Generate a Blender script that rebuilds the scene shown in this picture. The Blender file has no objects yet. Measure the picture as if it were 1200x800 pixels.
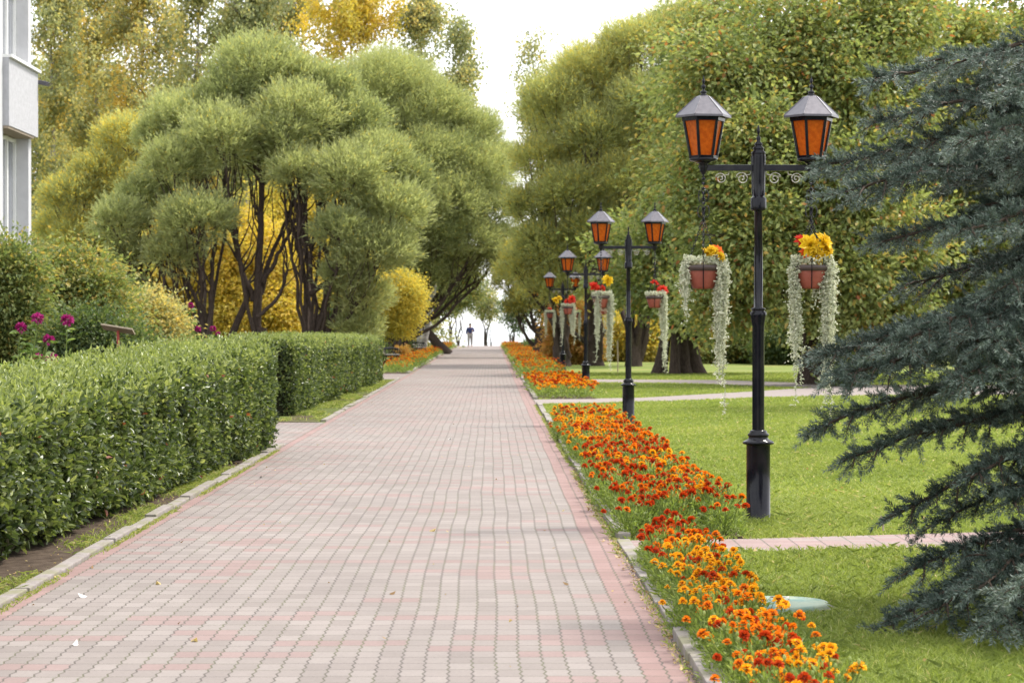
import bpy, bmesh, math
import numpy as np
from mathutils import Vector, Matrix

PI = math.pi
S = bpy.context.scene
C = S.collection
F, VX, VY, H = 2700.0, 575.0, 383.0, 1.5      # focal length in photo pixels, vanishing point, eye height


def W(px, py, y):
    return np.array([(px - VX) * y / F, y, H - (py - VY) * y / F])


def G(px, py):
    y = H * F / (py - VY)
    return np.array([(px - VX) * y / F, y, 0.0])


def nrm(v):
    return v / np.maximum(np.linalg.norm(v, axis=-1, keepdims=True), 1e-9)


# ------------------------------------------------------------------ mesh collector
class MB:
    def __init__(self):
        self.V, self.Fc, self.R, self.M, self.Sm, self.n = [], [], [], [], [], 0

    def add(self, v, f, r=0.5, m=0, smooth=False):
        v = np.asarray(v, float).reshape(-1, 3)
        f = np.asarray(f, np.int64)
        if len(f) == 0:
            return
        self.V.append(v)
        self.Fc.append(f + self.n)
        k = len(f)
        self.R.append(np.broadcast_to(np.asarray(r, float), (k,)).copy())
        self.M.append(np.full(k, m, np.int32))
        self.Sm.append(np.full(k, smooth, bool))
        self.n += len(v)

    def tube(self, P, r, n=7, m=0, rv=0.5, cap=False):
        P = np.asarray(P, float)
        r = np.broadcast_to(np.asarray(r, float), (len(P),))
        T = nrm(np.gradient(P, axis=0))
        ref = np.array([0.0, 0, 1]) if abs(T[0][2]) < 0.9 else np.array([1.0, 0, 0])
        a = nrm(np.cross(T, ref))
        b = np.cross(T, a)
        t = np.linspace(0, 2 * PI, n, endpoint=False)
        ring = (np.cos(t)[None, :, None] * a[:, None] + np.sin(t)[None, :, None] * b[:, None]) * r[:, None, None] + P[:, None]
        k = len(P)
        i = np.arange(k - 1)[:, None] * n
        j = np.arange(n)[None, :]
        j2 = (j + 1) % n
        f = np.stack([i + j, i + j2, i + n + j2, i + n + j], -1).reshape(-1, 4)
        self.add(ring.reshape(-1, 3), f, rv, m, True)
        if cap:
            for q in (0, k - 1):
                self.add(ring[q], [list(range(n))] if q else [list(range(n))[::-1]], rv, m)

    def lathe(self, prof, n=20, c=(0, 0, 0), m=0, rv=0.5, smooth=True, ph=0.0):
        prof = np.asarray(prof, float)
        t = np.linspace(0, 2 * PI, n, endpoint=False) + ph
        v = np.stack([prof[:, None, 0] * np.cos(t), prof[:, None, 0] * np.sin(t), np.repeat(prof[:, 1:2], n, 1)], -1) + np.asarray(c, float)
        k = len(prof)
        i = np.arange(k - 1)[:, None] * n
        j = np.arange(n)[None, :]
        j2 = (j + 1) % n
        self.add(v.reshape(-1, 3), np.stack([i + j, i + j2, i + n + j2, i + n + j], -1).reshape(-1, 4), rv, m, smooth)
        for q, o in ((0, -1), (k - 1, 1)):
            if prof[q, 0] > 1e-4:
                self.add(v[q], [list(range(n))[::o]], rv, m)

    def box(self, c, s, m=0, rv=0.5, R=None, bev=0.0):
        bm = bmesh.new()
        bmesh.ops.create_cube(bm, size=1)
        for v in bm.verts:
            v.co = Vector((v.co.x * s[0], v.co.y * s[1], v.co.z * s[2]))
        if bev:
            bmesh.ops.bevel(bm, geom=bm.edges[:], offset=bev, segments=2, affect='EDGES', profile=0.6)
        bm.verts.index_update()
        v = np.array([p.co[:] for p in bm.verts])
        if R is not None:
            v = v @ np.array(R).T
        v = v + np.asarray(c, float)
        for f in bm.faces:
            pass
        by = {}
        for f in bm.faces:
            by.setdefault(len(f.verts), []).append([p.index for p in f.verts])
        first = True
        base = self.n
        for k, fs in by.items():
            if first:
                self.add(v, fs, rv, m)
                first = False
            else:
                self.Fc.append(np.array(fs) + base)
                self.R.append(np.full(len(fs), rv))
                self.M.append(np.full(len(fs), m, np.int32))
                self.Sm.append(np.zeros(len(fs), bool))
        bm.free()

    def leaves(self, P, D, N, L, Wd, r, fold=0.15, m=0, full=False):
        """pointed leaves from P along D, blade facing N"""
        P, D, N = np.asarray(P), nrm(np.asarray(D)), np.asarray(N)
        n = len(P)
        L = np.broadcast_to(L, (n,))[:, None]
        Wd = np.broadcast_to(Wd, (n,))[:, None]
        s = nrm(np.cross(D, N))
        u = np.cross(s, D)
        tip = P + D * L - u * L * fold * 0.6
        o = np.arange(n)[:, None]
        r = np.broadcast_to(np.asarray(r, float), (n,))
        if not full:
            mid = P + D * L * 0.42
            a = mid + s * Wd * 0.5 + u * Wd * fold
            b = mid - s * Wd * 0.5 + u * Wd * fold
            v = np.stack([P, b, tip, a], 1).reshape(-1, 3)
            self.add(v, o * 4 + np.array([[0, 1, 2, 3]]), r, m)
        else:
            p1, p2 = P + D * L * 0.28, P + D * L * 0.68
            up = u * Wd * fold
            v = np.stack([P, p1 + s * Wd * .46 + up, p2 + s * Wd * .40 + up - u * L * fold * .2, tip,
                          p2 - s * Wd * .40 + up - u * L * fold * .2, p1 - s * Wd * .46 + up], 1).reshape(-1, 3)
            f = np.concatenate([o * 6 + np.array([[0, 3, 2, 1]]), o * 6 + np.array([[0, 5, 4, 3]])])
            self.add(v, f, np.concatenate([r, r]), m)

    def mesh(self, name, mats):
        me = bpy.data.meshes.new(name)
        if self.n == 0:
            return me
        V = np.concatenate(self.V)
        ls = np.concatenate([np.full(len(f), f.shape[1], np.int32) for f in self.Fc])
        loops = np.concatenate([f.reshape(-1) for f in self.Fc]).astype(np.int32)
        st = np.concatenate([[0], np.cumsum(ls)[:-1]]).astype(np.int32)
        me.vertices.add(len(V))
        me.vertices.foreach_set('co', V.astype(np.float32).ravel())
        me.loops.add(len(loops))
        me.loops.foreach_set('vertex_index', loops)
        me.polygons.add(len(ls))
        me.polygons.foreach_set('loop_start', st)
        me.polygons.foreach_set('loop_total', ls)
        me.polygons.foreach_set('material_index', np.concatenate(self.M))
        me.polygons.foreach_set('use_smooth', np.concatenate(self.Sm))
        at = me.attributes.new('rnd', 'FLOAT', 'FACE')
        at.data.foreach_set('value', np.concatenate(self.R).astype(np.float32))
        for m in (mats if isinstance(mats, (list, tuple)) else [mats]):
            me.materials.append(m)
        me.update(calc_edges=True)
        return me

    def build(self, name, mats, parent=None, loc=None):
        o = bpy.data.objects.new(name, self.mesh(name, mats))
        C.objects.link(o)
        if parent is not None:
            o.parent = parent
        if loc is not None:
            o.location = loc
        return o


def tag(o, label=None, cat=None, group=None, kind=None):
    for k, v in (('label', label), ('category', cat), ('group', group), ('kind', kind)):
        if v:
            o[k] = v
    return o


def thing(name, label, cat, loc=(0, 0, 0), rz=0.0, group=None):
    o = bpy.data.objects.new(name, None)
    o.empty_display_size = 0.2
    C.objects.link(o)
    o.location = loc
    o.rotation_euler = (0, 0, rz)
    return tag(o, label, cat, group)


def copy_tree(o, parent=None):
    c = o.copy()
    C.objects.link(c)
    if parent is not None:
        c.parent = parent
    for ch in list(o.children):
        copy_tree(ch, c)
    return c


# ------------------------------------------------------------------ materials
def newmat(name):
    m = bpy.data.materials.new(name)
    m.use_nodes = True
    nt = m.node_tree
    nt.nodes.clear()
    out = nt.nodes.new('ShaderNodeOutputMaterial')
    return m, nt, out


def nd(nt, t, **kw):
    n = nt.nodes.new('ShaderNode' + t)
    for k, v in kw.items():
        if k in n.inputs.keys():
            n.inputs[k].default_value = v
        else:
            setattr(n, k, v)
    return n


def lk(nt, a, b):
    nt.links.new(a, b)


def ramp(nt, stops, interp='LINEAR'):
    n = nt.nodes.new('ShaderNodeValToRGB')
    n.color_ramp.interpolation = interp
    e = n.color_ramp.elements
    while len(e) < len(stops):
        e.new(0.5)
    for i, (p, c) in enumerate(stops):
        e[i].position = p
        e[i].color = (*c, 1)
    return n


def leaf_mat(name, stops, rough=0.5, tr=0.4, trc=(1.25, 1.3, 0.6), spec=0.4, noise=0.0):
    m, nt, out = newmat(name)
    a = nd(nt, 'Attribute', attribute_name='rnd')
    r = ramp(nt, stops)
    lk(nt, a.outputs['Fac'], r.inputs[0])
    p = nd(nt, 'BsdfPrincipled', Roughness=rough)
    p.inputs['Specular IOR Level'].default_value = spec
    lk(nt, r.outputs[0], p.inputs['Base Color'])
    t = nd(nt, 'BsdfTranslucent')
    mu = nd(nt, 'Mix', data_type='RGBA', blend_type='MULTIPLY')
    mu.inputs[0].default_value = 1
    lk(nt, r.outputs[0], mu.inputs[6])
    mu.inputs[7].default_value = (*trc, 1)
    lk(nt, mu.outputs[2], t.inputs[0])
    mx = nd(nt, 'MixShader', Fac=tr)
    lk(nt, p.outputs[0], mx.inputs[1])
    lk(nt, t.outputs[0], mx.inputs[2])
    lk(nt, mx.outputs[0], out.inputs[0])
    return m


def surf_mat(name, c1, c2, scale=8.0, rough=0.7, bump=0.0, metallic=0.0, spec=0.5, detail=6, c3=None, scale2=1.0, stretch=(1, 1, 1)):
    m, nt, out = newmat(name)
    tc = nd(nt, 'TexCoord')
    mp = nd(nt, 'Mapping')
    mp.inputs['Scale'].default_value = stretch
    lk(nt, tc.outputs['Object'], mp.inputs[0])
    n = nd(nt, 'TexNoise', Scale=scale, Detail=detail, Roughness=0.65)
    lk(nt, mp.outputs[0], n.inputs['Vector'])
    r = ramp(nt, [(0.3, c1), (0.7, c2)])
    lk(nt, n.outputs[0], r.inputs[0])
    col = r.outputs[0]
    if c3 is not None:
        n2 = nd(nt, 'TexNoise', Scale=scale2, Detail=5)
        lk(nt, tc.outputs['Object'], n2.inputs['Vector'])
        r2 = ramp(nt, [(0.45, (0, 0, 0)), (0.62, (1, 1, 1))])
        lk(nt, n2.outputs[0], r2.inputs[0])
        mx = nd(nt, 'Mix', data_type='RGBA')
        lk(nt, r2.outputs[0], mx.inputs[0])
        lk(nt, col, mx.inputs[6])
        mx.inputs[7].default_value = (*c3, 1)
        col = mx.outputs[2]
    p = nd(nt, 'BsdfPrincipled', Roughness=rough, Metallic=metallic)
    p.inputs['Specular IOR Level'].default_value = spec
    lk(nt, col, p.inputs['Base Color'])
    if bump:
        b = nd(nt, 'Bump', Strength=bump, Distance=0.02)
        lk(nt, n.outputs[0], b.inputs['Height'])
        lk(nt, b.outputs[0], p.inputs['Normal'])
    lk(nt, p.outputs[0], out.inputs[0])
    return m


def math_n(nt, op, a, b=None, c=None):
    n = nt.nodes.new('ShaderNodeMath')
    n.operation = op
    for i, v in enumerate((a, b, c)):
        if v is None:
            continue
        if isinstance(v, (int, float)):
            n.inputs[i].default_value = v
        else:
            nt.links.new(v, n.inputs[i])
    return n.outputs[0]


def paver_mat(name, cw, rl, border, x0, x1, grey1, grey2, red1, red2, zig=0.007, allred=0.0, moss=0.0):
    """stack-bonded wavy pavers: zig-zag joints along y, straight joints along x, red border columns"""
    m, nt, out = newmat(name)
    tc = nd(nt, 'TexCoord')
    wn = nd(nt, 'TexNoise', Scale=0.45, Detail=1)
    lk(nt, tc.outputs['Object'], wn.inputs['Vector'])
    sp = nd(nt, 'SeparateXYZ')
    lk(nt, tc.outputs['Object'], sp.inputs[0])
    wob = math_n(nt, 'MULTIPLY', math_n(nt, 'SUBTRACT', wn.outputs[0], 0.5), 0.045)
    x, y = math_n(nt, 'ADD', sp.outputs[0], wob), sp.outputs[1]
    tri = math_n(nt, 'PINGPONG', y, rl / 3)
    xz = math_n(nt, 'ADD', x, math_n(nt, 'MULTIPLY', math_n(nt, 'SUBTRACT', tri, rl / 6), zig / (rl / 6)))
    xs = math_n(nt, 'DIVIDE', math_n(nt, 'SUBTRACT', xz, x0), cw)
    col = math_n(nt, 'FLOOR', xs)
    # columns are laid slightly out of step
    cv = nd(nt, 'TexWhiteNoise', noise_dimensions='1D')
    lk(nt, col, cv.inputs['W'])
    ys = math_n(nt, 'ADD', math_n(nt, 'DIVIDE', y, rl), math_n(nt, 'MULTIPLY', cv.outputs[0], 0.10))
    row = math_n(nt, 'FLOOR', ys)
    fx, fy = math_n(nt, 'FRACT', xs), math_n(nt, 'FRACT', ys)
    dx = math_n(nt, 'MULTIPLY', math_n(nt, 'MINIMUM', fx, math_n(nt, 'SUBTRACT', 1.0, fx)), cw)
    dy = math_n(nt, 'MULTIPLY', math_n(nt, 'MINIMUM', fy, math_n(nt, 'SUBTRACT', 1.0, fy)), rl)
    jx = nd(nt, 'MapRange', interpolation_type='SMOOTHSTEP')
    lk(nt, dx, jx.inputs[0])
    jx.inputs[1].default_value, jx.inputs[2].default_value = 0.0018, 0.0062
    jy = nd(nt, 'MapRange', interpolation_type='SMOOTHSTEP')
    lk(nt, dy, jy.inputs[0])
    jy.inputs[1].default_value, jy.inputs[2].default_value = 0.0012, 0.006
    brick = math_n(nt, 'MULTIPLY', jx.outputs[0], jy.outputs[0])
    # per brick hashes
    cb = nd(nt, 'CombineXYZ')
    lk(nt, col, cb.inputs[0]); lk(nt, row, cb.inputs[1])
    h1 = nd(nt, 'TexWhiteNoise', noise_dimensions='3D')
    lk(nt, cb.outputs[0], h1.inputs[0])
    cb2 = nd(nt, 'CombineXYZ')
    lk(nt, math_n(nt, 'FLOOR', math_n(nt, 'DIVIDE', math_n(nt, 'ADD', col, row), 3.0)), cb2.inputs[0])
    lk(nt, row, cb2.inputs[1]); cb2.inputs[2].default_value = 7.3
    h2 = nd(nt, 'TexWhiteNoise', noise_dimensions='3D')
    lk(nt, cb2.outputs[0], h2.inputs[0])
    hr = nd(nt, 'TexWhiteNoise', noise_dimensions='1D')
    lk(nt, row, hr.inputs['W'])
    band = math_n(nt, 'MULTIPLY', math_n(nt, 'GREATER_THAN', hr.outputs[0], 0.84), 0.62)
    pr = math_n(nt, 'ADD', band, 0.13 + allred)
    red = math_n(nt, 'LESS_THAN', h2.outputs[0], pr)
    edge = math_n(nt, 'MAXIMUM', math_n(nt, 'LESS_THAN', col, float(border[0])),
                  math_n(nt, 'GREATER_THAN', col, float(border[1])))
    red = math_n(nt, 'MAXIMUM', red, edge)
    def mixc(f, a, b):
        mx = nd(nt, 'Mix', data_type='RGBA')
        for i, v in ((0, f), (6, a), (7, b)):
            if isinstance(v, (tuple, float)):
                mx.inputs[i].default_value = (*v, 1) if isinstance(v, tuple) else v
            else:
                lk(nt, v, mx.inputs[i])
        return mx.outputs[2]
    g = mixc(h1.outputs[0], grey1, grey2)
    rd = mixc(h1.outputs[0], red1, red2)
    c = mixc(red, g, rd)
    c = mixc(edge, c, mixc(h1.outputs[0], (0.200, 0.128, 0.117), (0.235, 0.155, 0.143)))
    n1 = nd(nt, 'TexNoise', Scale=0.8, Detail=9, Roughness=.7)
    lk(nt, tc.outputs['Object'], n1.inputs['Vector'])
    n2 = nd(nt, 'TexNoise', Scale=70, Detail=4)
    lk(nt, tc.outputs['Object'], n2.inputs['Vector'])
    f = math_n(nt, 'ADD', math_n(nt, 'MULTIPLY', n1.outputs[0], 0.50), math_n(nt, 'MULTIPLY', n2.outputs[0], 0.36))
    n4 = nd(nt, 'TexNoise', Scale=0.22, Detail=7, Roughness=.65)
    lk(nt, tc.outputs['Object'], n4.inputs['Vector'])
    f = math_n(nt, 'ADD', f, math_n(nt, 'MULTIPLY', n4.outputs[0], 0.40))
    f = math_n(nt, 'ADD', f, 0.37)
    mu = nd(nt, 'Mix', data_type='RGBA', blend_type='MULTIPLY')
    mu.inputs[0].default_value = 1
    lk(nt, c, mu.inputs[6])
    fr = nd(nt, 'CombineColor')
    for i in range(3):
        lk(nt, f, fr.inputs[i])
    lk(nt, fr.outputs[0], mu.inputs[7])
    n3 = nd(nt, 'TexNoise', Scale=1.7, Detail=6)
    lk(nt, tc.outputs['Object'], n3.inputs['Vector'])
    rj = ramp(nt, [(0.42, (0.088, 0.075, 0.067)), (0.66, (0.098 - 0.04 * moss, 0.098, 0.056))])
    lk(nt, n3.outputs[0], rj.inputs[0])
    c = mixc(brick, rj.outputs[0], mu.outputs[2])
    p = nd(nt, 'BsdfPrincipled', Roughness=0.82)
    p.inputs['Specular IOR Level'].default_value = 0.3
    lk(nt, c, p.inputs['Base Color'])
    b = nd(nt, 'Bump', Strength=0.5, Distance=0.006)
    lk(nt, math_n(nt, 'ADD', brick, math_n(nt, 'ADD', math_n(nt, 'MULTIPLY', n2.outputs[0], 0.25), math_n(nt, 'MULTIPLY', h1.outputs[0], 0.35))), b.inputs['Height'])
    lk(nt, b.outputs[0], p.inputs['Normal'])
    lk(nt, p.outputs[0], out.inputs[0])
    return m


M = {}
M['lawn'] = surf_mat('lawn', (0.10, 0.145, 0.03), (0.155, 0.195, 0.045), 3.0, 0.9, 0.4, spec=0.1, c3=(0.20, 0.205, 0.065), scale2=0.35)
M['soil'] = surf_mat('soil', (0.035, 0.024, 0.017), (0.10, 0.075, 0.055), 9.0, 0.95, 1.0, spec=0.1)
M['leftground'] = surf_mat('leftground', (0.06, 0.09, 0.02), (0.12, 0.13, 0.04), 4.0, 0.95, 0.5, spec=0.1, c3=(0.07, 0.05, 0.035), scale2=0.8)
M['concrete'] = surf_mat('concrete', (0.19, 0.168, 0.158), (0.29, 0.262, 0.25), 14.0, 0.9, 0.5, spec=0.2, c3=(0.20, 0.19, 0.13), scale2=3)
M['farpath'] = surf_mat('farpath', (0.21, 0.18, 0.168), (0.255, 0.22, 0.208), 5.0, 0.9, 0.2, spec=0.2)
M['paver'] = paver_mat('paver', 0.105, 0.19, (1, 30), -2.60, 0.88, (0.175, 0.150, 0.138), (0.215, 0.188, 0.174), (0.195, 0.140, 0.130), (0.218, 0.160, 0.149))
M['paver_side'] = paver_mat('paver_side', 0.105, 0.19, (-99, 999), -2.60, 0.88, (0.175, 0.150, 0.138), (0.215, 0.188, 0.174), (0.195, 0.140, 0.130), (0.218, 0.160, 0.149))
M['paver_pink'] = paver_mat('paver_pink', 0.20, 0.105, (-99, 999), 0.9, 3.0, (0.23, 0.18, 0.168), (0.265, 0.212, 0.2), (0.24, 0.165, 0.155), (0.265, 0.19, 0.18), zig=0.006, allred=0.4, moss=1.0)
M['black'] = surf_mat('black_paint', (0.004, 0.004, 0.008), (0.007, 0.007, 0.012), 40, 0.16, 0.02, spec=0.22, c3=(0.012, 0.012, 0.015), scale2=7)
M['roofmetal'] = surf_mat('roof_metal', (0.07, 0.066, 0.08), (0.11, 0.103, 0.12), 22, 0.32, 0.05, metallic=0.35, spec=0.6)
M['silver'] = surf_mat('silver_paint', (0.35, 0.33, 0.30), (0.55, 0.52, 0.46), 30, 0.35, 0.0, metallic=0.7)
M['terracotta'] = surf_mat('terracotta', (0.20, 0.042, 0.026), (0.27, 0.065, 0.04), 14, 0.55, 0.2)
M['potrim'] = surf_mat('pot_rim', (0.035, 0.022, 0.02), (0.06, 0.035, 0.03), 14, 0.5, 0.2)
M['wall'] = surf_mat('white_render', (0.44, 0.44, 0.46), (0.52, 0.52, 0.54), 3, 0.9, 0.3, spec=0.2)
M['panel'] = surf_mat('grey_render', (0.36, 0.36, 0.385), (0.44, 0.44, 0.47), 9, 0.9, 0.6, spec=0.2)
M['soffit'] = surf_mat('soffit', (0.25, 0.20, 0.15), (0.34, 0.28, 0.22), 5, 0.9)
M['whiteframe'] = surf_mat('white_frame', (0.70, 0.70, 0.70), (0.78, 0.78, 0.78), 5, 0.5)
M['wood'] = surf_mat('bench_wood', (0.22, 0.19, 0.16), (0.34, 0.30, 0.26), 6, 0.6, 0.2, stretch=(8, 1, 8))
M['redpaint'] = surf_mat('red_paint', (0.28, 0.03, 0.02), (0.38, 0.05, 0.035), 20, 0.5)
M['board'] = surf_mat('board', (0.30, 0.24, 0.17), (0.40, 0.33, 0.25), 10, 0.7)
M['teal'] = surf_mat('pale_teal', (0.15, 0.25, 0.22), (0.22, 0.32, 0.285), 9, 0.9, 0.3, c3=(0.30, 0.36, 0.28), scale2=6)
M['bark'] = surf_mat('bark', (0.035, 0.026, 0.023), (0.095, 0.072, 0.06), 10, 0.95, 1.0, spec=0.1, stretch=(3, 3, 0.6))
M['birchbark'] = surf_mat('birch_bark', (0.10, 0.09, 0.08), (0.5, 0.47, 0.43), 3, 0.9, 0.4, stretch=(1, 1, 3))
M['twig'] = surf_mat('twig', (0.03, 0.02, 0.014), (0.07, 0.045, 0.03), 20, 0.9, 0.3)
M['hedgecore'] = surf_mat('shaded_hedge_twigs', (0.010, 0.011, 0.006), (0.035, 0.034, 0.02), 25, 1.0, 1.0, spec=0.0)  # twig mass kept near-black, shade inside the hedge put into its colour

M['l_willow'] = leaf_mat('willow_leaf', [(0, (0.20, 0.24, 0.115)), (0.5, (0.35, 0.385, 0.185)), (0.9, (0.46, 0.485, 0.25)), (1, (0.58, 0.49, 0.13))], 0.5, 0.56, (1.12, 1.12, 0.72))
M['l_willow2'] = leaf_mat('willow_leaf_warm', [(0, (0.20, 0.23, 0.10)), (0.5, (0.35, 0.37, 0.16)), (0.85, (0.45, 0.46, 0.19)), (1, (0.62, 0.48, 0.09))], 0.5, 0.56, (1.1, 1.12, 0.75))
M['l_yellow'] = leaf_mat('yellow_leaf', [(0, (0.30, 0.34, 0.09)), (0.5, (0.60, 0.52, 0.10)), (1, (0.76, 0.60, 0.09))], 0.55, 0.55, (1.1, 1.02, 0.75))
M['l_birch'] = leaf_mat('birch_leaf', [(0, (0.22, 0.25, 0.125)), (0.45, (0.36, 0.37, 0.18)), (0.7, (0.56, 0.49, 0.18)), (1, (0.70, 0.50, 0.13))], 0.5, 0.54, (1.1, 1.1, 0.8))
M['l_birchy'] = leaf_mat('birch_leaf_gold', [(0, (0.32, 0.29, 0.08)), (0.5, (0.56, 0.43, 0.09)), (1, (0.68, 0.46, 0.08))], 0.5, 0.48)
M['l_apple'] = leaf_mat('broad_leaf', [(0, (0.13, 0.18, 0.065)), (0.5, (0.26, 0.31, 0.115)), (0.86, (0.39, 0.41, 0.16)), (0.93, (0.46, 0.38, 0.11)), (1, (0.36, 0.13, 0.06))], 0.42, 0.52, (1.15, 1.15, 0.7))
M['l_shrub'] = leaf_mat('shrub_leaf', [(0, (0.12, 0.17, 0.065)), (0.5, (0.24, 0.285, 0.10)), (0.8, (0.37, 0.35, 0.12)), (1, (0.50, 0.35, 0.09))], 0.45, 0.5, (1.15, 1.15, 0.7))
M['l_orange'] = leaf_mat('autumn_leaf', [(0, (0.26, 0.22, 0.06)), (0.5, (0.46, 0.29, 0.07)), (1, (0.56, 0.25, 0.08))], 0.55, 0.45, (1.1, 1.0, 0.7))
M['l_russet'] = leaf_mat('russet_leaf', [(0, (0.13, 0.055, 0.045)), (0.6, (0.24, 0.11, 0.08)), (1, (0.36, 0.21, 0.12))], 0.55, 0.4, (1.1, 1.0, 0.8))
M['l_dark'] = leaf_mat('dark_leaf', [(0, (0.055, 0.09, 0.04)), (0.6, (0.11, 0.155, 0.06)), (1, (0.22, 0.24, 0.08))], 0.5, 0.42)
M['l_hedge'] = leaf_mat('hedge_leaf', [(0, (0.03, 0.05, 0.018)), (0.45, (0.10, 0.14, 0.042)), (0.8, (0.26, 0.31, 0.095)), (0.985, (0.42, 0.46, 0.18)), (1, (0.30, 0.10, 0.05))], 0.36, 0.42, (1.15, 1.15, .65), spec=0.6)  # wide tone range paints leaf highlights and dark gaps into the colour
M['l_dahlia'] = leaf_mat('dahlia_leaf', [(0, (0.09, 0.15, 0.045)), (0.6, (0.17, 0.25, 0.08)), (1, (0.28, 0.35, 0.15))], 0.42, 0.42)
M['l_magenta'] = leaf_mat('magenta_petal', [(0, (0.20, 0.008, 0.08)), (0.6, (0.38, 0.02, 0.17)), (1, (0.52, 0.07, 0.28))], 0.5, 0.3, (1.1, 0.9, 1.1))
M['l_spruce'] = leaf_mat('spruce_needle', [(0, (0.018, 0.029, 0.023)), (0.5, (0.056, 0.084, 0.067)), (0.9, (0.19, 0.245, 0.205)), (1, (0.10, 0.065, 0.042))], 0.5, 0.10, (1, 1, 0.9))
M['l_silver'] = leaf_mat('silver_leaf', [(0, (0.36, 0.40, 0.28)), (0.6, (0.58, 0.59, 0.46)), (1, (0.74, 0.73, 0.62))], 0.5, 0.42, (1, 1, 0.88))
M['l_yflower'] = leaf_mat('yellow_petal', [(0, (0.60, 0.38, 0.01)), (1, (0.80, 0.60, 0.03))], 0.5, 0.3, (1.05, 1, 0.8))
M['l_rflower'] = leaf_mat('red_petal', [(0, (0.48, 0.02, 0.015)), (1, (0.72, 0.07, 0.03))], 0.5, 0.3, (1.05, 1, 0.8))
M['l_oflower'] = leaf_mat('orange_petal', [(0, (0.60, 0.10, 0.02)), (1, (0.78, 0.22, 0.03))], 0.5, 0.3, (1.05, 1, 0.8))
M['m_leaf'] = leaf_mat('marigold_leaf', [(0, (0.10, 0.15, 0.04)), (0.6, (0.24, 0.31, 0.08)), (1, (0.37, 0.42, 0.17))], 0.5, 0.45)
MG = [(0, (0.22, 0.015, 0.004)), (0.35, (0.42, 0.05, 0.006))]
M['m_orange'] = leaf_mat('marigold_orange', MG + [(0.55, (0.66, 0.13, 0.006)), (1, (0.86, 0.32, 0.012))], 0.6, 0.25, (1.1, 1, 0.8), 0.2)
M['m_red'] = leaf_mat('marigold_red', MG + [(0.6, (0.42, 0.03, 0.006)), (1, (0.62, 0.09, 0.01))], 0.6, 0.25, (1.1, 1, 0.8), 0.2)
M['m_yellow'] = leaf_mat('marigold_yellow', [(0, (0.30, 0.04, 0.005)), (0.35, (0.55, 0.12, 0.006)), (0.6, (0.82, 0.36, 0.012)), (1, (0.9, 0.52, 0.02))], 0.6, 0.25, (1.1, 1, 0.8), 0.2)
M['grass'] = leaf_mat('grass_blade', [(0, (0.14, 0.185, 0.045)), (0.5, (0.265, 0.325, 0.075)), (0.88, (0.38, 0.415, 0.13)), (1, (0.52, 0.47, 0.25))], 0.5, 0.5, (1.12, 1.12, 0.72), 0.3)
M['drylitter'] = leaf_mat('dry_leaf', [(0, (0.20, 0.11, 0.05)), (0.5, (0.42, 0.30, 0.12)), (1, (0.62, 0.50, 0.24))], 0.7, 0.3, (1, 1, 0.8))
M['paperwhite'] = surf_mat('pale_scrap', (0.6, 0.58, 0.54), (0.75, 0.73, 0.7), 20, 0.7)


def glass_mat():
    m, nt, out = newmat('amber_glass')
    tc = nd(nt, 'TexCoord')
    n = nd(nt, 'TexNoise', Scale=40, Detail=4)
    lk(nt, tc.outputs['Object'], n.inputs['Vector'])
    r = ramp(nt, [(0.3, (0.58, 0.13, 0.014)), (0.7, (0.80, 0.23, 0.022))])
    lk(nt, n.outputs[0], r.inputs[0])
    p = nd(nt, 'BsdfPrincipled', Roughness=0.25)
    lk(nt, r.outputs[0], p.inputs['Base Color'])
    t = nd(nt, 'BsdfTranslucent')
    lk(nt, r.outputs[0], t.inputs[0])
    mx = nd(nt, 'MixShader', Fac=0.6)
    lk(nt, p.outputs[0], mx.inputs[1]); lk(nt, t.outputs[0], mx.inputs[2])
    lk(nt, mx.outputs[0], out.inputs[0])
    return m


def pane_mat():
    m, nt, out = newmat('window_pane')
    p = nd(nt, 'BsdfPrincipled', Roughness=0.06)
    p.inputs['Base Color'].default_value = (0.16, 0.17, 0.20, 1)
    p.inputs['Specular IOR Level'].default_value = 0.9
    lk(nt, p.outputs[0], out.inputs[0])
    return m


def water_mat():
    m, nt, out = newmat('lake_water')
    tc = nd(nt, 'TexCoord')
    n = nd(nt, 'TexNoise', Scale=0.6, Detail=4)
    lk(nt, tc.outputs['Object'], n.inputs['Vector'])
    p = nd(nt, 'BsdfPrincipled', Roughness=0.12)
    p.inputs['Base Color'].default_value = (0.12, 0.16, 0.18, 1)
    p.inputs['IOR'].default_value = 1.33
    b = nd(nt, 'Bump', Strength=0.15, Distance=0.1)
    lk(nt, n.outputs[0], b.inputs['Height'])
    lk(nt, b.outputs[0], p.inputs['Normal'])
    lk(nt, p.outputs[0], out.inputs[0])
    return m


M['amber'] = glass_mat()
M['pane'] = pane_mat()
M['water'] = water_mat()


# ------------------------------------------------------------------ the setting
def sheet(name, poly, z, mat, kind='structure'):
    mb = MB()
    v = [(p[0], p[1], z) for p in poly]
    mb.add(v, [list(range(len(v)))])
    return tag(mb.build(name, mat), kind=kind)


def strip(name, L, R, z, mat):
    mb = MB()
    n = len(L)
    v = [(p[0], p[1], z) for p in L] + [(p[0], p[1], z) for p in R]
    mb.add(v, [[i, n + i, n + i + 1, i + 1] for i in range(n - 1)])
    return tag(mb.build(name, mat), kind='structure')


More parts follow.
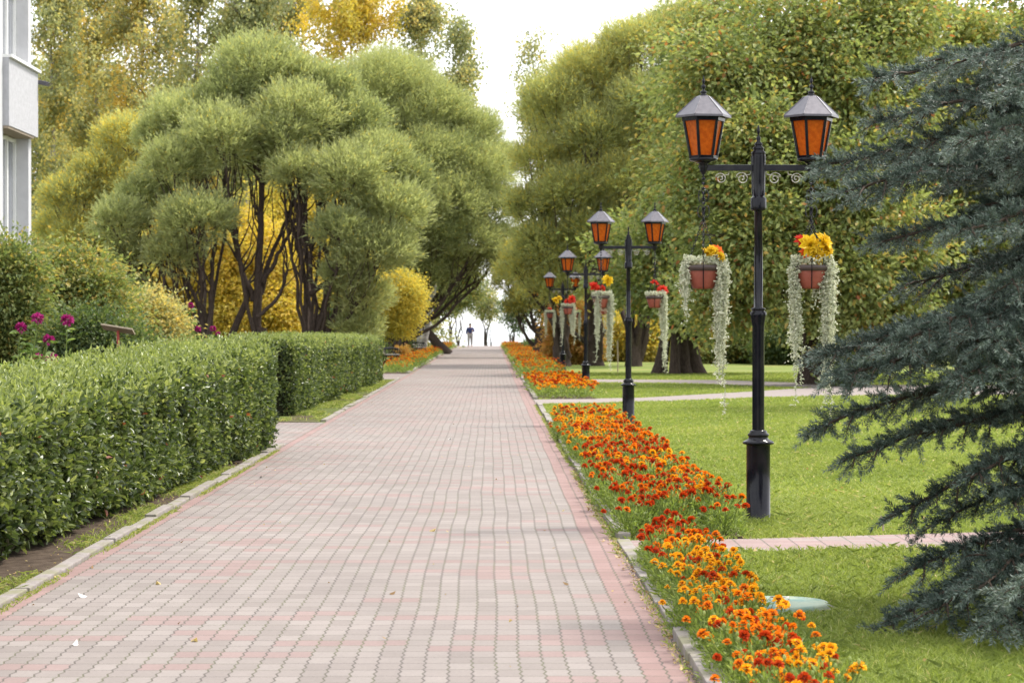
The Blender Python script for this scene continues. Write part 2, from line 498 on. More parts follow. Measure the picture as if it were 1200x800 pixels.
CREST = 184.0
mb = MB()
ys = [-40, 0, 30, 60, 100, 140, CREST, CREST + 6, CREST + 16, CREST + 30, 260]
zs = [0, 0, 0, 0, 0, 0, 0, -0.35, -2.2, -5.5, -9]
xs = np.array([-600, -200, -60, -20, 0, 20, 60, 200, 600.0])
v = [(x, y, z) for y, z in zip(ys, zs) for x in xs]
k = len(xs)
mb.add(v, [[i * k + j, i * k + j + 1, (i + 1) * k + j + 1, (i + 1) * k + j] for i in range(len(ys) - 1) for j in range(k - 1)])
tag(mb.build('ground', M['lawn']), kind='structure')
sheet('lake', [(-12000, 190), (12000, 190), (12000, 25000), (-12000, 25000)], -5.0, M['water'])

LX, RX = -2.60, 0.88
strip('main_path', [(LX, -5), (LX, CREST), (LX, CREST + 6)], [(RX, -5), (RX, CREST), (RX, CREST + 6)], 0.004, M['paver'])
C.objects['main_path'].data.vertices[2].co.z = -0.34
C.objects['main_path'].data.vertices[5].co.z = -0.34
sheet('garden_soil', [(-9.5, -5), (LX - 0.10, -5), (LX - 0.10, 28.6), (-9.5, 28.6)], 0.008, M['soil'])
sheet('left_ground', [(-40, 36.2), (LX - 0.10, 36.2), (LX - 0.10, 66), (-40, 66)], 0.008, M['leftground'])
sheet('side_path', [(-30, 28.7), (LX - 0.001, 28.7), (LX - 0.001, 36.1), (-30, 36.1)], 0.006, M['paver_side'])
# narrow brick path behind the nearest marigolds, running right past the lamp
NP = [((0.885, 15.25), (0.885, 16.1)), ((1.9, 15.35), (1.9, 16.25)), ((3.75, 15.8), (3.75, 16.8)), ((7.0, 16.8), (7.0, 18.0)), ((14, 19.5), (14, 21))]
strip('brick_path', [b for a, b in NP], [a for a, b in NP], 0.008, M['paver_pink'])
# pale path crossing the far lawn and its branch
a1 = [(0.885, 44.6), (3.2, 46.0), (6.5, 49.5), (9.5, 50.5), (16, 50)]
a2 = [(0.885, 47.4), (3.2, 48.6), (5.6, 52.5), (9.5, 59.5), (16, 58)]
strip('crossing_path', a2, a1, 0.009, M['farpath'])
b1 = [(0.885, 61.5), (3.0, 62.0), (5.5, 60.5), (7.6, 56.6)]
b2 = [(0.885, 64.5), (3.0, 65.5), (6.5, 64.5), (9.6, 59.0)]
strip('branch_path', b2, b1, 0.013, M['farpath'])
# flower bed soil
BEDS = [((0.99, 7.0), (1.36, 15.1)), ((0.99, 16.3), (1.85, 34.8)), ((0.99, 47.8), (2.2, 60.5)), ((0.99, 66), (2.3, 178))]
for (xa, ya), (xb, yb) in BEDS:
    sheet('bed_soil', [(xa, ya), (xb, ya), (xb, yb), (xa, yb)], 0.012, M['soil'])
sheet('bed_soil', [(-3.45, 74), (-2.71, 74), (-2.71, 175), (-3.45, 175)], 0.012, M['soil'])
sheet('side_path', [(-30, 66.1), (LX - 0.001, 66.1), (LX - 0.001, 73.8), (-30, 73.8)], 0.006, M['paver_side'])


def kerb_run(x, y0, y1, seg, w, h, seed):
    rg = np.random.default_rng(seed)
    mb = MB()
    y = y0
    while y < y1:
        l = seg * (0.98 + 0.02 * rg.random())
        R = Matrix.Rotation(rg.normal(0, 0.006), 3, 'Z') @ Matrix.Rotation(rg.normal(0, 0.012), 3, 'Y') @ Matrix.Rotation(rg.normal(0, 0.003), 3, 'X')
        mb.box((x + rg.normal(0, 0.006), y + l / 2, h / 2 - 0.03 + rg.normal(0, 0.006)), (w, l, h + 0.06), R=R, bev=0.008)
        y += seg
    return tag(mb.build('kerb', M['concrete']), kind='structure')


kerb_run(LX - 0.05, 2, 28.6, 1.0, 0.09, 0.035, 1)
kerb_run(LX - 0.05, 36.4, 66, 1.0, 0.09, 0.03, 2)
kerb_run(LX - 0.05, 74, 178, 2.0, 0.09, 0.07, 3)
kerb_run(RX + 0.05, 3, 10.9, 0.9, 0.10, 0.06, 4)
kerb_run(RX + 0.05, 11.5, 15.2, 0.9, 0.09, 0.03, 5)
kerb_run(RX + 0.05, 16.2, 44.4, 0.95, 0.09, 0.045, 6)
kerb_run(RX + 0.05, 47.6, 61.2, 1.0, 0.09, 0.06, 7)
kerb_run(RX + 0.05, 64.8, 178, 2.0, 0.09, 0.07, 8)

# ------------------------------------------------------------------ grass
def blades(mb, rg, x, y, h, w, lean=0.35, tint=(0.0, 1.0), z=0.0):
    n = len(x)
    b = np.stack([x, y, np.full(n, z)], 1)
    a = rg.uniform(0, 2 * PI, n)
    s = np.stack([np.cos(a), np.sin(a), np.zeros(n)], 1)
    d = np.stack([rg.normal(0, lean, n), rg.normal(0, lean, n), np.ones(n)], 1)
    h = h[:, None]
    w = np.broadcast_to(w, (n,))[:, None]
    d2 = d * np.array([2.2, 2.2, 0.8])
    v = np.stack([b - s * w / 2, b + s * w / 2, b + d * h * .55 + s * w * .35, b + d2 * h * 1.0, b + d * h * .55 - s * w * .35], 1).reshape(-1, 3)
    o = np.arange(n)[:, None] * 5
    mb.add(v, o + np.array([[0, 1, 2, 3, 4]]), rg.uniform(tint[0], tint[1], n) ** 1.0)


rg = np.random.default_rng(11)


def in_view(x, y, m=0.5):
    return (x > (-600 * y / F) - m) & (x < (660 * y / F) + m)


def noise2(x, y, s, sd):
    r = np.random.default_rng(sd)
    t = np.zeros_like(x)
    for i in range(6):
        a = r.uniform(0, 2 * PI); f = s * r.uniform(0.5, 2.0); p = r.uniform(0, 7)
        t += np.sin((x * np.cos(a) + y * np.sin(a)) * f + p)
    return t / 6


def npath(x):      # centre and half width of the narrow brick path
    return np.interp(x, [0.88, 1.9, 3.75, 7, 14], [15.67, 15.8, 16.3, 17.4, 20.2]), np.interp(x, [0.88, 3.75, 14], [0.43, 0.50, 0.75])


mb = MB()
for (ya, yb, dens, hh, ww) in ((8.2, 13.5, 5200, 0.050, 0.0042), (13.5, 20, 3300, 0.048, 0.006), (20, 30, 1500, 0.045, 0.009), (30, 45, 650, 0.045, 0.014), (45, 75, 220, 0.05, 0.025)):
    w_ = 660 * yb / F - 0.9
    n = int(dens * w_ * (yb - ya))
    x = rg.uniform(0.95, 0.95 + w_, n); y = rg.uniform(ya, yb, n)
    ok = in_view(x, y, 0.1)
    for (xa, y0), (xb, y1) in BEDS:
        ok &= ~((x > xa) & (x < xb - 0.06) & (y > y0) & (y < y1))
    cy, hw = npath(x)
    e = np.abs(y - cy) - hw
    ok &= e > rg.normal(0.0, 0.05, n)
    ok &= ~((x - 1.55) ** 2 + (y - 12.29) ** 2 < 0.31 ** 2)
    lo = np.interp(x, [p[0] for p in a1], [p[1] for p in a1]); hi = np.interp(x, [p[0] for p in a2], [p[1] for p in a2])
    ok &= ~((y > lo) & (y < hi))
    if yb > 60:
        lo = np.interp(x, [p[0] for p in b1], [p[1] for p in b1]); hi = np.interp(x, [p[0] for p in b2], [p[1] for p in b2])
        ok &= ~((y > lo) & (y < hi) & (x < 9.6))
    x, y = x[ok], y[ok]
    k = noise2(x, y, 1.6, 5)
    h = hh * rg.uniform(0.5, 1.25, len(x)) * (1 + 0.35 * noise2(x, y, 2.5, 9))
    near = np.hypot(x - 2.05, y - 17.7)
    h *= 1 + 0.5 * np.exp(-(near / 0.28) ** 2) + 0.5 * np.exp(-((np.hypot(x - 1.5, y - 12.6) - 0.3) / 0.1) ** 2) * (y > 12.4)
    a = rg.uniform(0, 1, len(x))
    t = np.clip(0.42 + 0.22 * k + 0.28 * (a - 0.5) * 2 + (rg.random(len(x)) < 0.05) * 0.6, 0, 1)
    nb = len(x)
    q = MB()
    blades(mb, rg, x, y, h, ww * rg.uniform(0.7, 1.2, nb))
    mb.R[-1] = t
    # a few clover and daisy leaves
tag(mb.build('grass', M['grass']), 'short mown lawn grass right of the path', 'grass', kind='stuff')

# rough weeds along kerbs and in the gap of the soil strip
mb = MB()
for (xa, xb, ya, yb, n, hh, zz) in ((LX - 0.42, LX - 0.09, 9, 28.6, 15000, 0.035, 0.008), (LX + 0.0, LX + 0.05, 9, 28, 2600, 0.022, 0.004), (RX - 0.05, RX + 0.01, 9, 44, 2600, 0.022, 0.004),
                            (RX + 0.09, RX + 0.16, 16.3, 40, 2200, 0.05, 0.01), (LX - 0.75, LX - 0.09, 36.3, 63, 9000, 0.06, 0.012), (-9, LX - 1.1, 36.3, 39, 3000, 0.06, 0.012)):
    x = rg.uniform(xa, xb, n); y = rg.uniform(ya, yb, n)
    k = noise2(x * 3, y, 1.7, 21)
    bias = 0.0 if xb - xa > 0.2 else -0.02
    ok = k > bias - 0.1 + rg.normal(0, 0.12, n)
    if xb == LX - 0.09 and ya == 9:
        ok &= (x > LX - 0.30 + 0.07 * noise2(x, y, 2, 3)) | (rg.random(n) < 0.12)
    if xa == RX + 0.09:
        pass
    ok &= in_view(x, y, 0.2)
    if xb == RX + 0.02:
        ok &= ~((y > 15.2) & (y < 16.2))
    x, y = x[ok], y[ok]
    blades(mb, rg, x, y, hh * rg.uniform(0.4, 1.3, len(x)), 0.0075 * np.sqrt(np.maximum(y, 12) / 14), 0.6, (0.1, 1.0), zz)
tag(mb.build('weeds', M['grass']), 'sparse weeds and turf along the path kerbs', 'weeds', kind='stuff')

# ------------------------------------------------------------------ vegetation generators
def rand_dir(rg, n):
    return nrm(rg.normal(size=(n, 3)))


def limb(rg, p0, p1, p2, k=9, wob=0.12):
    t = np.linspace(0, 1, k)[:, None]
    P = (1 - t) ** 2 * p0 + 2 * t * (1 - t) * p1 + t * t * p2
    L = np.linalg.norm(p2 - p0)
    w = rg.normal(0, 1, (k, 3)) * wob * L * 0.12 * np.sin(PI * t)
    return P + w


def willow(name, label, base, Y0, stems, puffs, leafmat, seed, cover=3.3, leaf=(0.17, 0.030), group=None, yel=0.05, back=True, limbs=()):
    """globe willow: fan of stems, each crowned by a dome of fine upright shoots.
       stems: [(px,py_base, dy)] ; puffs: (px, py, rpx, dy)"""
    rg = np.random.default_rng(seed)
    base = np.asarray(base, float)
    root = thing(name, label, 'tree', base, group=group)
    tr, cr = MB(), MB()
    st = [np.array([(sx - VX) * Y0 / F, Y0 + dy, 0.0]) - base for sx, dy in stems]
    blobs = []
    for (px, py, rp, dy) in puffs:
        blobs.append((W(px, py, Y0 + dy) - base, rp * Y0 / F))
        if back and py < 190 and rg.random() < 0.6:
            c = W(px, py, Y0) - base
            blobs.append((np.array([c[0] * 0.92 + rg.normal(0, .4), max(2.2, 4.2 - dy * 0.7) + rg.normal(0, .5), c[2] * (0.96 + 0.06 * rg.random())]), rp * Y0 / F * 1.05))
    for s in st:
        P = np.array([s + [0, 0, -0.1], s + [rg.normal(0, .1), 0, 0.7], s + [rg.normal(0, .2), 0, 1.5]])
        tr.tube(P, [0.36, 0.28, 0.20], 9)
    for pl, r0 in limbs:
        dy = rg.normal(-.3, .35)
        P = np.array([W(a, b, Y0 + dy) - base for a, b in pl])
        t = np.linspace(0, len(P) - 1, 4 * len(P))
        P = np.stack([np.interp(t, np.arange(len(P)), P[:, q]) for q in range(3)], 1)
        P[1:-1] = (P[:-2] + 2 * P[1:-1] + P[2:]) / 4
        P += rg.normal(0, .02, P.shape)
        tr.tube(P, np.linspace(r0 * .8, r0 * .24, len(P)), 8)
        for q in range(7):
            j = rg.integers(len(P) // 3, len(P))
            e = P[j] + np.array([rg.normal(0, .6), rg.normal(0, .4), rg.uniform(.6, 1.6)])
            tr.tube(limb(rg, P[j], P[j] * .5 + e * .5 + [rg.normal(0, .15), 0, -.1], e, 7, .15), np.linspace(r0 * .3, .012, 7), 5)
    lk_ = 0.55 if len(limbs) else 1.0
    for c, R in blobs:
        s = st[int(np.argmin([abs(q[0] - c[0]) + 0.25 * abs(q[1] - c[1]) + rg.random() * 2.6 for q in st]))]
        p0 = s + [rg.normal(0, 0.12), rg.normal(0, 0.12), 0.15 + 0.7 * rg.random()]
        e = c - [0, 0, 0.35 * R]
        L_ = np.linalg.norm(e - p0)
        mid = p0 * 0.5 + e * 0.5 + np.array([(e[0] - p0[0]) * .16, (e[1] - p0[1]) * .14, -0.05 * L_])
        P = limb(rg, p0, mid, e, 9, 0.10)
        tr.tube(P, np.linspace((0.10 + 0.025 * R) * lk_, 0.03, 9), 6)
        # forks into the dome
        for q in range(12):
            a = rand_dir(rg, 1)[0]
            a[2] = abs(a[2]) * 0.7 + 0.1
            j = rg.integers(4, 9)
            tr.tube(limb(rg, P[j], P[j] + a * R * .3 + [0, 0, .25 * R], c + a * R * 0.8, 5, .3), np.linspace(0.032, 0.008, 5), 4)
        # fine shoots
        ns = int(cover * 2 * PI * R * R / (leaf[0] * leaf[1] * 0.5) / 9)
        d = rand_dir(rg, ns)
        d[:, 2] = d[:, 2] * 0.8 + 0.28
        d = nrm(d)
        gk = noise2(d[:, 0] * R + 3 * R * d[:, 1], d[:, 2] * R, 3.2 / R * 1.4, int(seed * 100 + R * 1000) % 9999)
        d = d[gk > -.34 + rg.normal(0, .08, ns)]
        ns = len(d)
        # sub-tufts give the dome a lumpy outline
        tf = rand_dir(rg, 34); tf[:, 2] = tf[:, 2] * .8 + .25; tf = nrm(tf)
        near = (d @ tf.T).max(1)
        lump = 0.70 + 0.30 * np.clip((near - 0.82) / 0.18, 0, 1) + rg.normal(0, .05, ns)
        ptint = rg.normal(0, .10)
        sc = np.array([1.08, 1.0, 0.86])
        rr = R * lump * (1 - 0.42 * rg.random(ns) ** 1.5)
        p = c + d * sc * rr[:, None] - d * 0.22 * R
        sd = nrm(d * 0.75 + np.array([0, 0, 0.55]) + rg.normal(0, 0.28, (ns, 3)))
        ln = rg.uniform(0.22, 0.42, ns) * R * np.where(rg.random(ns) < .08, 1.5, 1)
        for q in range(9):
            t = (q + rg.random(ns)) / 9
            dd = nrm(sd + rg.normal(0, 0.34, (ns, 3)))
            pp = p + sd * (t * ln)[:, None] + rg.normal(0, 0.03, (ns, 3))
            rv = np.clip(rg.normal(0.42 + ptint + 0.18 * t, 0.17, ns), 0, 0.93)
            rv = np.where(rg.random(ns) < yel, 1.0, rv)
            cr.leaves(pp, dd, rand_dir(rg, ns), leaf[0] * rg.uniform(.7, 1.2, ns), leaf[1], rv, 0.05)
    tr.build('trunk', M['bark'], root)
    cr.build('crown', leafmat, root)
    return root


def broad(name, label, cat, base, blobs, leafmat, seed, leaf=(0.11, 0.06), cover=3.0, trunks=((0, 0, 0.16),), fork=2.0, group=None,
          clump=0.35, dens_shell=0.5, droop=0.2, bark='bark', twigs=8, full=False, bias=0.5, spread=0.2, gap=0.0, red=0.0, rough=0.10):
    """blobs in local metres: (x, y, z, rx, ry, rz)"""
    rg = np.random.default_rng(seed)
    root = thing(name, label, cat, base, group=group)
    tr, cr = MB(), MB()
    tips = []
    for (tx, ty, r) in trunks:
        t = np.linspace(0, 1, 6)[:, None]
        top = np.array([tx * 0.6 + rg.normal(0, .08), ty * .6 + rg.normal(0, .08), fork])
        P = np.array([tx, ty, -0.08]) * (1 - t) + top * t + rg.normal(0, 0.03, (6, 3)) * t
        if r > 0.001:
            tr.tube(P, np.linspace(r * 1.15, r * 0.75, 6) * np.array([1.35, 1.05, 1, 1, 1, 1]), 10)
        tips.append((P, r))
    for b in blobs:
        c, R = np.array(b[:3]), np.array(b[3:6])
        P0, r = tips[rg.integers(len(tips))]
        i = 5 if len(blobs) < 3 else rg.integers(3, 6)
        p0 = P0[i]
        e = c + np.array([0, 0, -0.1 * R[2]])
        mid = np.array([p0[0] * 0.5 + e[0] * 0.5, p0[1] * .5 + e[1] * .5, p0[2] * 0.35 + e[2] * 0.65])
        P = limb(rg, p0, mid, e, 9, 0.3)
        if r > 0.001:
            tr.tube(P, np.linspace(r * 0.55, max(0.012, r * 0.12), 9), 6)
        rm = R.mean()
        area = 4 * PI * rm * rm
        nl = int(cover * area / (leaf[0] * leaf[1] * 0.55))
        nc = max(10, int(nl / 26))
        d = rand_dir(rg, nc)
        rad = (1 - dens_shell * rg.random(nc) ** 1.4) if dens_shell < 0.9 else rg.random(nc) ** (1 / 2.4)
        lum = 1 + 0.16 * np.sin(d[:, 0] * 5 + seed) * np.cos(d[:, 2] * 6 + seed * 2) + rg.normal(0, rough, nc)
        pc = c + d * R * (rad * lum)[:, None]
        if gap > 0:
            keep = noise2(pc[:, 0] + pc[:, 1], pc[:, 2], 2.2, seed) > gap - 0.5
            pc, d = pc[keep], d[keep]
        nc = len(pc)
        for q in range(twigs):
            j = rg.integers(nc) if nc else 0
            if nc and r > 0.001:
                s0 = P[rg.integers(4, 9)]
                tr.tube(limb(rg, s0, s0 * .4 + pc[j] * .6 + [0, 0, .2 * rm], pc[j], 6, .35), np.linspace(max(0.012, r * .14), 0.005, 6), 4)
        k = rg.integers(0, nc, nl)
        off = rg.normal(0, clump, (nl, 3)) * np.array([1, 1, .6])
        p = pc[k] + off
        outd = nrm(off + d[k] * clump)
        dd = nrm(outd + rg.normal(0, .5, (nl, 3)) + np.array([0, 0, -droop]))
        nn = nrm(rg.normal(0, 0.75, (nl, 3)) + np.array([0, 0, 0.9]) + outd * 0.5)
        cl = rg.normal(0, spread * .9, nc)
        rv = np.clip(bias + cl[k] + rg.normal(0, spread, nl), 0, 0.93)
        rv = np.where(rg.random(nl) < red, rg.uniform(0.94, 1.0, nl), rv)
        cr.leaves(p, dd, nn, leaf[0] * rg.uniform(.65, 1.25, nl), leaf[1] * rg.uniform(.7, 1.2, nl), rv, 0.18, full=full)
    if tr.n:
        tr.build('trunk' if cat == 'tree' else 'stem', M[bark], root)
    cr.build('crown' if cat == 'tree' else 'foliage', leafmat, root)
    return root


def px_blobs(Y0, base, lst, ry=0.9):
    out = []
    for q in lst:
        px, py, rx, rz = q[:4]
        dy = q[4] if len(q) > 4 else 0
        c = W(px, py, Y0 + dy) - np.asarray(base)
        s = (Y0 + dy) / F
        out.append((c[0], c[1], c[2], rx * s, ry * 0.5 * (rx + rz) * s, rz * s))
    return out


# ---- globe willows, left
Y = 76
willow('willow_tree', 'broad globe willow of many dark stems behind the two hedges', ((285 - VX) * Y / F, Y, 0), Y,
       [(236, 0.4), (300, 0), (368, -0.2)],
       [(305, 92, 62, 1.0), (222, 150, 58, 0.5), (262, 168, 56, -1.2), (352, 142, 58, -0.6), (205, 196, 42, -1.5), (408, 150, 52, 0.2), (310, 195, 30, 1.2),
        (232, 262, 48, -2.4), (348, 205, 40, -1.8), (412, 212, 52, -2.0), (455, 250, 50, -1.8), (440, 300, 50, -2.2), (398, 272, 34, -2.8),
        (405, 325, 34, -1.6), (425, 350, 36, -1.2), (170, 232, 34, -.5), (200, 300, 34, -2.0), (150, 300, 28, -1.2), (160, 340, 22, -1), (138, 262, 38, -1.6), (270, 118, 40, .3), (330, 165, 40, -1.3), (188, 162, 32, 0), (385, 108, 42, .6), (440, 190, 44, -.8), (472, 215, 38, 0), (350, 98, 40, .8), (420, 385, 30, -1)], M['l_willow'], 21, yel=0.03,
       limbs=[([(236, 418), (218, 382), (184, 348), (166, 318), (152, 282), (140, 258)], .15), ([(240, 418), (238, 372), (228, 345), (214, 318), (190, 296)], .13), ([(244, 415), (248, 345), (250, 300), (254, 258)], .13),
              ([(262, 416), (290, 352), (286, 328), (272, 270), (262, 210)], .16), ([(300, 418), (302, 330), (306, 280), (307, 225), (304, 180)], .21), ([(298, 352), (284, 318), (279, 288), (274, 240), (260, 195)], .12),
              ([(306, 345), (318, 300), (336, 258), (352, 222)], .12), ([(308, 330), (330, 292), (348, 255), (368, 215)], .10), ([(362, 418), (358, 375), (360, 337), (350, 296), (340, 250)], .19),
              ([(362, 345), (383, 330), (394, 308), (420, 280)], .12), ([(366, 418), (374, 372), (388, 336), (410, 318)], .12), ([(232, 410), (206, 372), (190, 352), (196, 300), (210, 260)], .09), ([(302, 372), (330, 345), (338, 310), (330, 270)], .09)])
Y = 114
willow('willow_tree', 'tall globe willow overhanging the left side of the path', ((480 - VX) * Y / F, Y, 0), Y,
       [(440, 0), (452, 0.6), (462, -0.4)],
       [(452, 112, 66, 0), (505, 135, 50, -0.5), (548, 160, 46, 0.3), (492, 190, 54, -1.6), (560, 205, 48, -0.8), (588, 190, 30, 0.2), (528, 240, 52, -2.0),
        (578, 246, 40, -0.6), (484, 262, 50, -2.2), (550, 285, 42, -1.4), (590, 282, 24, 0), (500, 318, 40, -1.0), (475, 150, 48, -.8), (525, 190, 44, -1.2), (452, 200, 46, -1), (545, 225, 40, -1.4), (515, 275, 40, -2), (570, 310, 30, -.6), (470, 300, 40, -1.5)], M['l_willow'], 22, yel=0.03)
Y = 82
willow('willow_tree', 'yellowing globe willow left of the dark stems beside the leafy shrub', ((120 - VX) * Y / F, Y, 0), Y,
       [(150, 0), (182, 0.5), (215, 0)],
       [(152, 170, 44, 0.5), (122, 208, 40, 0), (86, 236, 40, -0.6), (100, 280, 40, -0.8), (160, 225, 38, -0.4), (70, 270, 30, 0.4), (150, 300, 38, 0.5), (112, 330, 40, 0)],
       M['l_willow2'], 23, yel=0.25)
# ---- globe willows, right
Y = 88
willow('willow_tree', 'tall globe willow on the right of the path, behind the far lamps', ((690 - VX) * Y / F, Y, 0), Y,
       [(660, 0), (700, 0.6), (742, -0.3)],
       [(655, 128, 54, 0), (700, 92, 54, 0.3), (752, 62, 56, 0.2), (800, 42, 52, 0.5), (638, 190, 42, -0.5), (700, 160, 50, -1.3), (762, 128, 52, -1.4), (812, 110, 44, -1),
        (625, 245, 36, -0.3), (668, 228, 44, -1.6), (735, 215, 44, -1.8), (790, 190, 46, -1.5), (640, 292, 44, -0.8), (702, 268, 42, -1.6), (770, 262, 44, -2), (612, 318, 32, 0), (655, 338, 38, -0.7), (828, 60, 40, 0.5)],
       M['l_willow2'], 24, yel=0.08)
Y = 112
willow('willow_tree', 'small far willow arching over the right edge of the path end', ((612 - VX) * Y / F + 1.5, Y, 0), Y,
       [(632, 0), (648, 0.4)], [(612, 300, 30, 0), (596, 330, 22, -0.6), (620, 350, 26, -0.8), (640, 320, 30, 0.4), (604, 362, 16, -0.3), (650, 362, 26, -0.5)], M['l_willow2'], 25, yel=0.18)

# ---- dark leaning trunks of the right lawn (their crowns hang over the lawn)
Y = 74
base = G(800, 438)
broad('leafy_tree', 'three-trunked dark tree on the far lawn between second and nearest lamps', 'tree', base,
      px_blobs(Y, base, [(760, 330, 60, 40, -1), (820, 350, 60, 42, -2), (800, 280, 66, 48, -1), (870, 330, 60, 50, -1), (740, 290, 40, 36, 0.5), (850, 250, 60, 50, 0.5)]),
      M['l_apple'], 31, (0.20, 0.115), 2.2, ((-0.75, 0, 0.20), (0.0, -0.1, 0.24), (0.45, 0.2, 0.26)), 1.7, clump=0.35, bias=0.42, red=0.015)
# ---- large broadleaf trees, right
Y = 60
base = np.array([(948 - VX) * Y / F, Y, 0])
broad('fruit_tree', 'large berry-laden broadleaf tree filling the view behind nearest lamp', 'tree', base,
      px_blobs(Y, base, [(860, 90, 80, 70, 0), (930, 40, 90, 70, 1), (1000, 110, 90, 80, 0), (900, 180, 80, 70, -1.5), (830, 210, 56, 70, -0.6), (980, 220, 90, 70, -1.5), (880, 280, 80, 60, -2),
                         (960, 320, 80, 56, -2), (1040, 290, 80, 70, -1.0), (1030, 30, 80, 66, 1), (860, 350, 60, 44, -1.2), (1020, 370, 80, 50, -1)]),
      M['l_apple'], 32, (0.155, 0.092), 1.9, ((0, 0, 0.24), (0.5, 0.2, 0.18)), 2.0, clump=0.36, bias=0.54, red=0.06, twigs=30, dens_shell=1.0, rough=.2, full=True, gap=.46)
Y = 66
base = np.array([(1130 - VX) * Y / F, Y, 0])
broad('fruit_tree', 'broadleaf tree with yellow-green crown standing behind the blue spruce', 'tree', base,
      px_blobs(Y, base, [(1100, 60, 90, 80, 0), (1180, 100, 90, 80, 0), (1090, 200, 90, 80, -1), (1180, 230, 90, 80, -1), (1120, 320, 90, 60, -1), (1210, 340, 90, 60, -1), (1240, 60, 60, 70, 1)]),
      M['l_apple'], 33, (0.165, 0.10), 1.9, ((0, 0, 0.22),), 2.2, clump=0.40, bias=0.62, red=0.05, twigs=26, dens_shell=1.0, rough=.2, full=True, gap=.46)
Y = 70
base = np.array([(800 - VX) * Y / F, Y + 3, 0])
broad('leafy_tree', 'slim light green tree between the right globe willow and nearest lamp', 'tree', base,
      px_blobs(Y + 3, base, [(800, 120, 40, 60, 0), (790, 210, 36, 56, -1), (815, 60, 44, 50, 1), (850, 20, 50, 50, 1)]),
      M['l_shrub'], 34, (0.19, 0.11), 1.5, ((0, 0, 0.14),), 2.5, clump=0.4, bias=0.5, red=0.02, dens_shell=1.0, rough=.2)

Y = 44
base = np.array([(1345 - VX) * Y / F, Y, 0])
broad('leafy_tree', 'leafy tree at the right edge between spruce and far trees, shading the lawn', 'tree', base,
      px_blobs(Y, base, [(1330, -60, 150, 90, 0), (1290, 20, 110, 80, -.5), (1400, 10, 130, 90, .5), (1300, -150, 140, 90, .5)]),
      M['l_shrub'], 35, (0.13, 0.08), 1.8, ((0, 0, 0.2),), 2.6, clump=.35, bias=.45, dens_shell=1.0, rough=.2, red=.02)
# ---- shrubs under the trees, right
def shrub(label, px, py_top, py_base, rx, Yd, mat, seed, leaf=(0.11, 0.06), cover=3.0, name='shrub', bias=0.5, red=0.0, group=None, n=4, clump=0.22):
    rg = np.random.default_rng(seed * 7 + 1)
    base = np.array([(px - VX) * Yd / F, Yd, 0])
    ht = H - (py_top - VY) * Yd / F
    w = rx * Yd / F
    bl = []
    for i in range(n):
        f = (i + 0.5) / n * 2 - 1
        hh = ht * (0.72 + 0.28 * math.cos(f * 1.3)) * rg.uniform(0.86, 1.0)
        rz = hh * 0.36
        bl.append((f * w * 0.72 + rg.normal(0, .05), rg.normal(0, .15) * w, hh - rz, w * 0.52, w * 0.5, rz))
        bl.append((f * w * 0.8, rg.normal(0, .2) * w, hh * 0.33, w * 0.5, w * .5, hh * 0.34))
    return broad(name, label, 'shrub', base, bl, mat, seed, leaf, cover, ((-.15, 0, .035), (.1, .1, .03), (.2, -.1, .03)), ht * .3, clump=clump, bias=bias, red=red, twigs=3, group=group)


shrub('orange-leaved autumn shrub behind the farthest right lamps', 672, 345, 424, 28, 92, M['l_orange'], 41, (0.16, 0.09))
shrub('russet brown conical bush behind the second lamp', 700, 372, 425, 24, 102, M['l_russet'], 42, (0.14, 0.05), 3.2)
shrub('golden yellow shrub behind the leaning dark trunk on the lawn', 748, 358, 425, 42, 100, M['l_birchy'], 43, (0.15, 0.09), bias=0.35)
shrub('tall yellow-green shrub behind the trailing basket of nearest lamp', 850, 372, 428, 60, 95, M['l_shrub'], 44, (0.15, 0.09), bias=0.55)
shrub('dark green shrub between nearest lamp and blue spruce, far back', 960, 370, 428, 70, 92, M['l_dark'], 45, (0.16, 0.09))
shrub('low dark green shrub under the far right broadleaf trees', 1090, 360, 428, 90, 90, M['l_shrub'], 46, (0.16, 0.09), bias=0.35)
shrub('dark shrub at the right edge behind the spruce', 1230, 340, 428, 80, 88, M['l_dark'], 47, (0.16, 0.09))
shrub('small leafy bush by the thin red stake on the lawn', 988, 430, 452, 20, 58, M['l_dark'], 48, (0.09, 0.05), n=3, clump=.12)
shrub('low green hedge-like bush at far end of the right lawn', 640, 398, 415, 26, 140, M['l_dark'], 49, (0.18, 0.1), n=3)
# ---- left: yellow backdrop, bushes by benches
Y = 98
base = np.array([(464 - VX) * Y / F, Y, 0])
broad('shrub', 'bright yellow round bush beside the benches left of the path', 'shrub', base,
      px_blobs(Y, base, [(460, 350, 27, 30, 0), (480, 354, 18, 28, -.4), (450, 374, 17, 20, 0), (468, 380, 17, 15, -.3), (440, 360, 14, 24, .4), (470, 334, 18, 16, 0)]),
      M['l_yellow'], 51, (0.13, 0.05), 2.6, ((-.2, 0, .06), (.1, .1, .05)), .5, clump=.2, rough=.14)
shrub('dark green bush behind the end of the second hedge', 408, 345, 430, 26, 97, M['l_dark'], 52, (0.13, 0.07))
shrub('bluish green juniper-like bush beside the first bench', 434, 392, 430, 10, 94, M['l_dark'], 53, (0.10, 0.03), n=3)
shrub('golden shrub seen between the dark willow stems', 250, 230, 420, 100, 96, M['l_birchy'], 54, (0.17, 0.09), 2.2, bias=0.52, n=7)
shrub('tall yellow shrub behind the right-hand willow stems', 345, 200, 420, 90, 104, M['l_yellow'], 55, (0.17, 0.09), 2.0, bias=0.5, n=5)
shrub('yellow-orange bush left of the willow stems behind the leafy shrub', 178, 335, 420, 38, 66, M['l_birch'], 56, (0.12, 0.07), 2.6, n=4, bias=.62)
